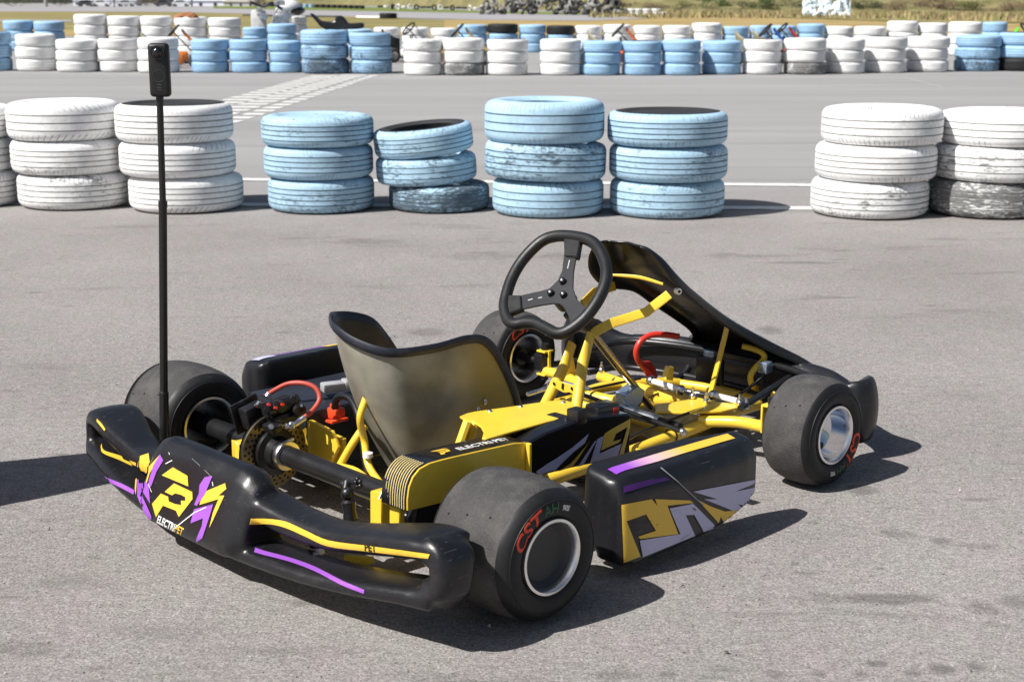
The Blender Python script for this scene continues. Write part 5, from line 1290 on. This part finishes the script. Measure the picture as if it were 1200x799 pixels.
# dry tufts along the foot of the bank: uncountable
def tufts():
    mb = MB(); rnd = random.Random(5)
    for i in range(5200):
        u = rnd.uniform(690, 1320); v = rnd.uniform(14.5, 22)+max(0, u-950)*.018; g = gp(u, v); z = rnd.uniform(.12, .5); a = rnd.uniform(0, 6.28)
        e = V(math.cos(a), math.sin(a), 0)*rnd.uniform(.03, .09); t = V(rnd.uniform(-.12, .12), rnd.uniform(-.12, .12), z)
        mb.add([g-e, g+e, g+t], [[0, 1, 2]], m=rnd.choice((0, 0, 1, 2)))
    o = mb.build('scrub_grass', [mat('straw', (.38, .30, .15), .9), mat('grass_blade', (.15, .17, .05), .9), mat('dead_stem', (.22, .15, .10), .9)], None, 0); tag(o, kind='stuff'); 
    tag(o, 'dry and green scrub grass along the foot of the bank', 'grass')
tufts()
# torn tarpaulin and a scrap of it
def tarp(us, name, label, cat='tarpaulin', m=None):
    (u0, u1, vt, vb) = us; mb = MB(); nx, nz = 22, 12; vs = []; rnd = random.Random(int(u0))
    for i in range(nx+1):
        for j in range(nz+1):
            u = u0+(u1-u0)*i/nx; t = j/nz
            top = vt+(vb-vt)*.55*abs(noise.noise(V(i*.35, u0, 0)))*1.4
            g = gp(u, vb-.4); d = (g-C0); d.z = 0; L = d.length; d.normalize(); S = L/F_PX; h = (vb-top)*S
            q = g+d*(t*2.2+.7*noise.noise(V(i*.5, j*.5, 2)))+V(0, 0, h*t**1.2+.18*abs(noise.noise(V(i*.9, j*.9, 7)))); vs.append(q)
    hole = lambda i, j: noise.noise(V(i*.42+u0, j*.42, 9)) > .22 and j > 2
    mb.add(vs, [[i*(nz+1)+j, (i+1)*(nz+1)+j, (i+1)*(nz+1)+j+1, i*(nz+1)+j+1] for i in range(nx) for j in range(nz) if not hole(i, j)])
    o = mb.build(name, m or mat('tarp_white', (.66, .74, .80), .55, var=.3, vscale=1.5), None, 0)
    q = o.modifiers.new('thick', 'SOLIDIFY'); q.thickness = .02; tag(o, label, cat); return o
tarp((940, 996, -8, 20), 'tarpaulin', 'large torn white and blue tarpaulin heaped on the far bank')
tarp((902, 924, 7, 14), 'tarpaulin', 'small white tarpaulin scrap left of the large torn one')
# pale sheds, cars and trees on the left skyline
def shed(u0, u1, v, hp, col, label, roofc):
    a, b = gp(u0, v), gp(u1, v); d = (b-a); L = d.length; d.normalize(); n_ = V(-d.y, d.x, 0); S = ((a-C0).dot(LOOK))/F_PX; h = hp*S
    root = empty('shed', a); tag(root, label, 'shed'); m = mat('shed_wall', col, .7, var=.06, vscale=.2)
    mb = MB(); mb.prism([V(0, 0, 0), d*L, d*L+n_*6, n_*6], V(0, 0, h*.75)); mb.build('wall', m, root, 0)
    mb = MB(); mb.prism([V(0, 0, h*.75)-d*.3-n_*.3, V(0, 0, h*.75)-d*.3+n_*6.3, V(0, 0, h)-d*.3+n_*3], d*(L+.6)); mb.build('roof', mat('shed_roof', roofc, .6), root, 0)
    for k in range(3):
        mb = MB(); q = d*(L*(.2+.3*k))-n_*.03; mb.prism([q, q+d*L*.06, q+d*L*.06+V(0, 0, h*.45), q+V(0, 0, h*.45)], n_*-.05); mb.build('door', M_dgrey, root, 0)
shed(86, 160, 7.2, 9, (.72, .74, .80), 'long pale shed on the left skyline beside bare trees', (.75, .78, .85))
shed(205, 262, 7.5, 8.5, (.74, .76, .84), 'pale blue-white shed on the skyline right of the bare trees', (.72, .75, .85))
shed(262, 300, 7.6, 7, (.62, .60, .58), 'dull grey shed at the right end of the skyline sheds', (.5, .45, .42))
for (u, v, a, b, k), lb in zip([(20, 7.5, 80, 12, 0), (70, 7.4, 36, 13, 3), (172, 7.4, 30, 12, 1), (188, 7.4, 22, 10, 1), (-40, 7.5, 70, 14, 2), (303, 7.6, 26, 12, 1)],
    ['low green tree at the left edge of the skyline', 'dark tree left of the long pale shed', 'bare brown tree right of the long pale shed', 'small bare brown tree between the pale sheds', 'olive tree just outside the left picture edge', 'brown tree at the left end of the earth bank']):
    bush(u, v, a, b, k, 'tree', lb, 'tree', 'trees on the left skyline', trunk=True, n=420)
for u, lb in ((54, 'thin pale pole on the skyline near the dark tree'), (134, 'thin dark pole standing before the long pale shed'), (225, 'thin dark pole standing before the blue-white shed')):
    g = gp(u, 8.4); mb = MB(); mb.tube([V(0, 0, 0), V(0, 0, 7)], .18 if u != 54 else .4, 8); o = mb.build('pole', M_oldgrey if u == 54 else M_bark, None); o.location = g; tag(o, lb, 'pole')
def car(u, v, col, label):
    g = gp(u, v); root = empty('parked_car', g, YAW-math.pi/2); tag(root, label, 'car', 'cars parked along the skyline'); m = mat('car_paint', col, .3, coat=.5)
    mb = MB(); prof = [(-2.1, .35), (-2.15, .8), (-1.4, .95), (-.9, 1.45), (.7, 1.5), (1.3, 1.0), (2.1, .85), (2.15, .35)]
    mb.prism([V(a, -.8, b) for a, b in prof], V(0, 1.6, 0), bev=.06); mb.build('body', m, root, 30)
    mb = MB(); mb.prism([V(a, -.815, b) for a, b in [(-1.2, .98), (-.82, 1.38), (.62, 1.42), (1.1, 1.0)]], V(0, .012, 0)); mb.build('side_window', M_gloss, root, 0)
    for x in (-1.3, 1.3):
        for y in (-.75, .75): mb = MB(); mb.cyl(V(x, y-.1, .32), V(x, y+.1, .32), .32, 16); mb.build('wheel', M_rub, root)
for u, c, lb in ((101, (.05, .05, .055), 'dark parked car at the left end of the long pale shed'), (119, (.7, .7, .72), 'white parked car before the long pale shed'), (148, (.45, .46, .48), 'silver parked car at the right end of the long pale shed'), (212, (.6, .61, .63), 'pale parked car before the blue-white shed'), (192, (.06, .06, .07), 'dark parked car between the two pale sheds')):
    car(u, 8.0, c, lb)

# ------------------------------------------------------------------ karts parked behind the second row
def mini_kart(col, label, u, v, rz, num, seatm):
    g = gp(u, v); root = empty('parked_kart', g, rz); tag(root, label, 'go-kart', 'karts parked behind the tyre rows')
    fm = mat('fairing_paint', col, .35, coat=.3)
    mb = MB()
    for s in (-1, 1): mb.tube([(-.55, s*.25, .08), (.2, s*.22, .08), (.75, s*.12, .09)], .018, 8, k=3)
    mb.tube([(-.5, -.5, .14), (-.5, .5, .14)], .022, 8); mb.tube([(.5, -.45, .13), (.5, .45, .13)], .016, 8); mb.tube([(.12, .1, .08), (.16, .04, .5)], .016, 8); mb.tube([(.12, -.1, .08), (.16, -.04, .5)], .016, 8)
    mb.build('frame', M_sat, root)
    for x, y, r, h in ((-.5, .55, .14, .1), (-.5, -.55, .14, .1), (.5, .5, .13, .065), (.5, -.5, .13, .065)):
        mb = MB(); mb.lathe([(.07, -h), (r*.8, -h), (r, -h*.75), (r, h*.75), (r*.8, h), (.07, h), (.0, h*.5)], (x, y, r), (0, 1, 0), 20); mb.lathe([(0, -h*.6), (.07, -h)], (x, y, r), (0, 1, 0), 20, m=1); mb.build('wheel', [M_rub, M_alu], root)
    mb = MB(); rows = []
    for i in range(9):
        a = math.pi*(i/8)-math.pi/2; x0 = -.18-.19*math.cos(a); y0 = .2*math.sin(a); top = .62-.18*abs(math.sin(a))**2
        rows.append([V(x0-.10*(1-t)*math.cos(a), y0, .09+(top-.09)*(1-t)) for t in [k/6 for k in range(7)]])
    mb.add([p for r in rows for p in r], [[i*7+j, (i+1)*7+j, (i+1)*7+j+1, i*7+j+1] for i in range(8) for j in range(6)])
    mb.add([V(-.2, -.2, .09), V(.12, -.16, .11), V(.12, .16, .11), V(-.2, .2, .09)], [[0, 1, 2, 3]])
    o = mb.build('seat', seatm, root, 60); q = o.modifiers.new('t', 'SOLIDIFY'); q.thickness = .012
    c = V(.10, 0, .62); nn = V(-.72, 0, .70); e2 = V(.70, 0, .72); mb = MB()
    mb.tube([c+V(0, .15*math.cos(t), 0)+e2*(.15*math.sin(t)) for t in [2*math.pi*k/20 for k in range(20)]], .017, 8, closed=True)
    for t in (0, math.pi, -math.pi/2): mb.tube([c, c+V(0, .15*math.cos(t), 0)+e2*(.15*math.sin(t))], .012, 6)
    mb.build('steering_wheel', M_black, root); mb = MB(); mb.tube([c, (.55, 0, .12)], .012, 8); mb.build('steering_column', M_sat, root)
    mb = MB(); S = [(.26, .68, .10), (.32, .60, .13), (.45, .46, .14), (.62, .32, .2), (.80, .18, .32), (.86, .10, .34)]
    mb.add([V(x, k*w_*.5, z-.05*abs(k)) for x, z, w_ in S for k in (-1, -.6, 0, .6, 1)], [[i*5+j, i*5+j+1, (i+1)*5+j+1, (i+1)*5+j] for i in range(5) for j in range(4)])
    o = mb.build('fairing', fm, root, 60); q = o.modifiers.new('t', 'SOLIDIFY'); q.thickness = .015
    for s in (-1, 1): mb = MB(); mb.box(V(0, s*.52, .16), (.62, .14, .2), .04); mb.build('side_pod', fm, root)
    mb = MB(); mb.tube([(-.72, -.6, .16), (-.74, 0, .18), (-.72, .6, .16)], .05, 10, k=3); mb.build('rear_bumper', M_blk, root)
    return root
rzc = YAW-math.pi/2
M_khaki = mat('khaki_seat', (.22, .20, .13), .5); M_oran = (.75, .16, .02)
mini_kart((.75, .22, .03), 'kart with orange and yellow nose between white and blue second-row stacks', 198, 79, rzc+.15, 1, M_khaki)
mini_kart((.7, .7, .7), 'white kart seen through the gap right of the scuffed blue second-row stack', 474, 72, rzc+.5, 2, M_blk)
mini_kart((.65, .42, .10), 'kart with tan nose, only its wheel rim above the white second-row stacks', 530, 76, rzc+.1, 3, M_khaki)
mini_kart((.78, .15, .03), 'kart with orange-red nose and khaki seat behind light blue second-row stacks', 717, 76, rzc+.0, 4, M_khaki)
mini_kart((.03, .10, .45), 'kart with blue nose and khaki seat behind white second-row stacks', 889, 76, rzc+.0, 5, M_khaki)
mini_kart((.70, .05, .04), 'kart with red nose just right of the blue-nosed kart', 908, 73, rzc+.05, 6, M_khaki)
mini_kart((.10, .62, .04), 'bright green kart nosing in at the right picture edge', 1206, 74, rzc+math.pi, 7, M_khaki)
# black plastic bumper left lying on the second-row blue stack
def spare():
    z = .705; g = at(377, 37, z=z); c = G(*((g-C0).dot(RT), 24.0)); mb = MB(); S = (c-C0).dot(LOOK)/F_PX
    out = [(-32, 18), (-29, 17), (-20, 9), (-10, 8), (-3, 9), (-1, 14), (3, 15.5), (7, 13), (12, 6), (22, 6.5), (29, 7), (31, 4), (29, 0.5), (20, -.6), (-14, -.6), (-20, 3)]
    mb.prism([V(0, 0, 0)+RT*(a*S)+V(0, 0, b*S) for a, b in out], FW*.28, bev=.02); o = mb.build('kart_bumper', M_blk, None, 40); o.location = (c.x, c.y, z); tag(o, 'black plastic kart bumper lying on top of a light blue second-row stack', 'bumper')
spare()
def cloth():
    z = .83; g = at(218, 21.5, z=z); c = g; mb = MB(); S = (c-C0).dot(LOOK)/F_PX; n_ = 14; vs = []
    for i in range(n_+1):
        for j in range(n_+1):
            a, b = i/n_*2-1, j/n_*2-1; r = max(0, 1-(a*a+b*b)*.8); vs.append(RT*(a*13*S)+FW*(b*.25)+V(0, 0, r**.6*7*S*(.75+.5*noise.noise(V(a*2.2, b*2, 4)))))
    mb.add(vs, [[i*(n_+1)+j, (i+1)*(n_+1)+j, (i+1)*(n_+1)+j+1, i*(n_+1)+j+1] for i in range(n_) for j in range(n_)])
    o = mb.build('crumpled_bag', mat('brown_sack', (.32, .13, .05), .8, var=.4, vscale=8), None, 60); o.location = (c.x, c.y, z); q = o.modifiers.new('t', 'SOLIDIFY'); q.thickness = .01
    tag(o, 'crumpled brown sack lying on a white third-row stack', 'sack')
cloth()
# stripped white kart tipped up on a stand behind the blue stacks, a white helmet on it
def tipped():
    g = gp(322, 60); root = empty('stripped_kart', g, rzc); tag(root, 'stripped grey kart standing tipped on end behind the light blue stacks', 'go-kart')
    rnd = random.Random(3); mb = MB(); mb.box(V(-.35, 0, .55), (.34, .3, .8), .08); mb.build('cover', mat('pale_shell', (.5, .5, .49), .6, var=.3), root)
    mb = MB(); mb.cyl(V(.18, -.16, .6), V(.18, .2, .6), .2, 20); mb.box(V(.25, -.1, .75), (.35, .3, .25), .04); mb.tube([(-.1, -.2, .2), (.1, -.2, .95), (.4, -.2, .9)], .03, 8, k=4)
    for k in range(8): a = V(rnd.uniform(-.5, .5), -.2, rnd.uniform(.75, 1.15)); mb.box(a, (rnd.uniform(.06, .22), .12, rnd.uniform(.04, .12)), .01)
    mb.build('engine', M_alu, root)
    for x in (-.2, .45): mb = MB(); mb.tube([(x, 0, 0), (x*.6, 0, .6)], .03, 8); mb.build('stand_leg', M_sat, root)
    mb = MB(); q = V(.05, -.22, .98); mb.tube([(-.5, -.2, 1.12), (-.2, -.22, 1.02), (.0, -.22, 1.1), (.25, -.2, .95)], .035, 8, k=4); mb.build('exhaust', M_sat, root)
    h = empty('helmet', gp(340, 58)+V(0, 0, .98)); tag(h, 'white helmet resting on top of a white tyre stack behind the blue stacks', 'helmet')
    mb = MB(); mb.ball((0, 0, .0), .27, sc=(1.25, 1, .8), n=20); mb.build('shell', mat('helmet_white', (.8, .8, .8), .25, coat=.5), h); mb = MB(); mb.ball((.1, -.08, -.06), .24, sc=(1.2, 1, .5), n=16); mb.build('visor', M_gloss, h)
    gg = gp(346, 57)
    for k in range(4): put_tyre((gg.x, gg.y, .1+.195*k), k % 3, 'white', f'white {("bottom", "second lowest", "third", "top")[k]} tyre of the stack under the white helmet', 'tyres under the helmet', seg=32)
tipped()

# loose grit on the near asphalt: uncountable
def grit():
    rnd = random.Random(11); mb = MB()
    for i in range(2600):
        dep = 2.1+5.5*rnd.random()**1.3; g = G(rnd.uniform(-.40, .40)*dep, dep); r = rnd.uniform(.0012, .0036)*(1 if rnd.random() < .97 else 1.8)
        vs = [g+V(rnd.uniform(-1, 1)*r, rnd.uniform(-1, 1)*r, rnd.uniform(0, 1)*r) for _ in range(3)]+[g+V(0, 0, r*1.1)]
        mb.add(vs, [[0, 1, 3], [1, 2, 3], [2, 0, 3], [0, 2, 1]], m=rnd.choice((0, 0, 1, 2)))
    o = mb.build('loose_grit', [mat('grit_pale', (.42, .40, .38), .9), mat('grit_dark', (.05, .047, .045), .9), mat('grit_mid', (.2, .19, .18), .9)], None, 0)
    tag(o, 'loose grit and crumbs scattered over the near asphalt', 'grit', kind='stuff')
grit()
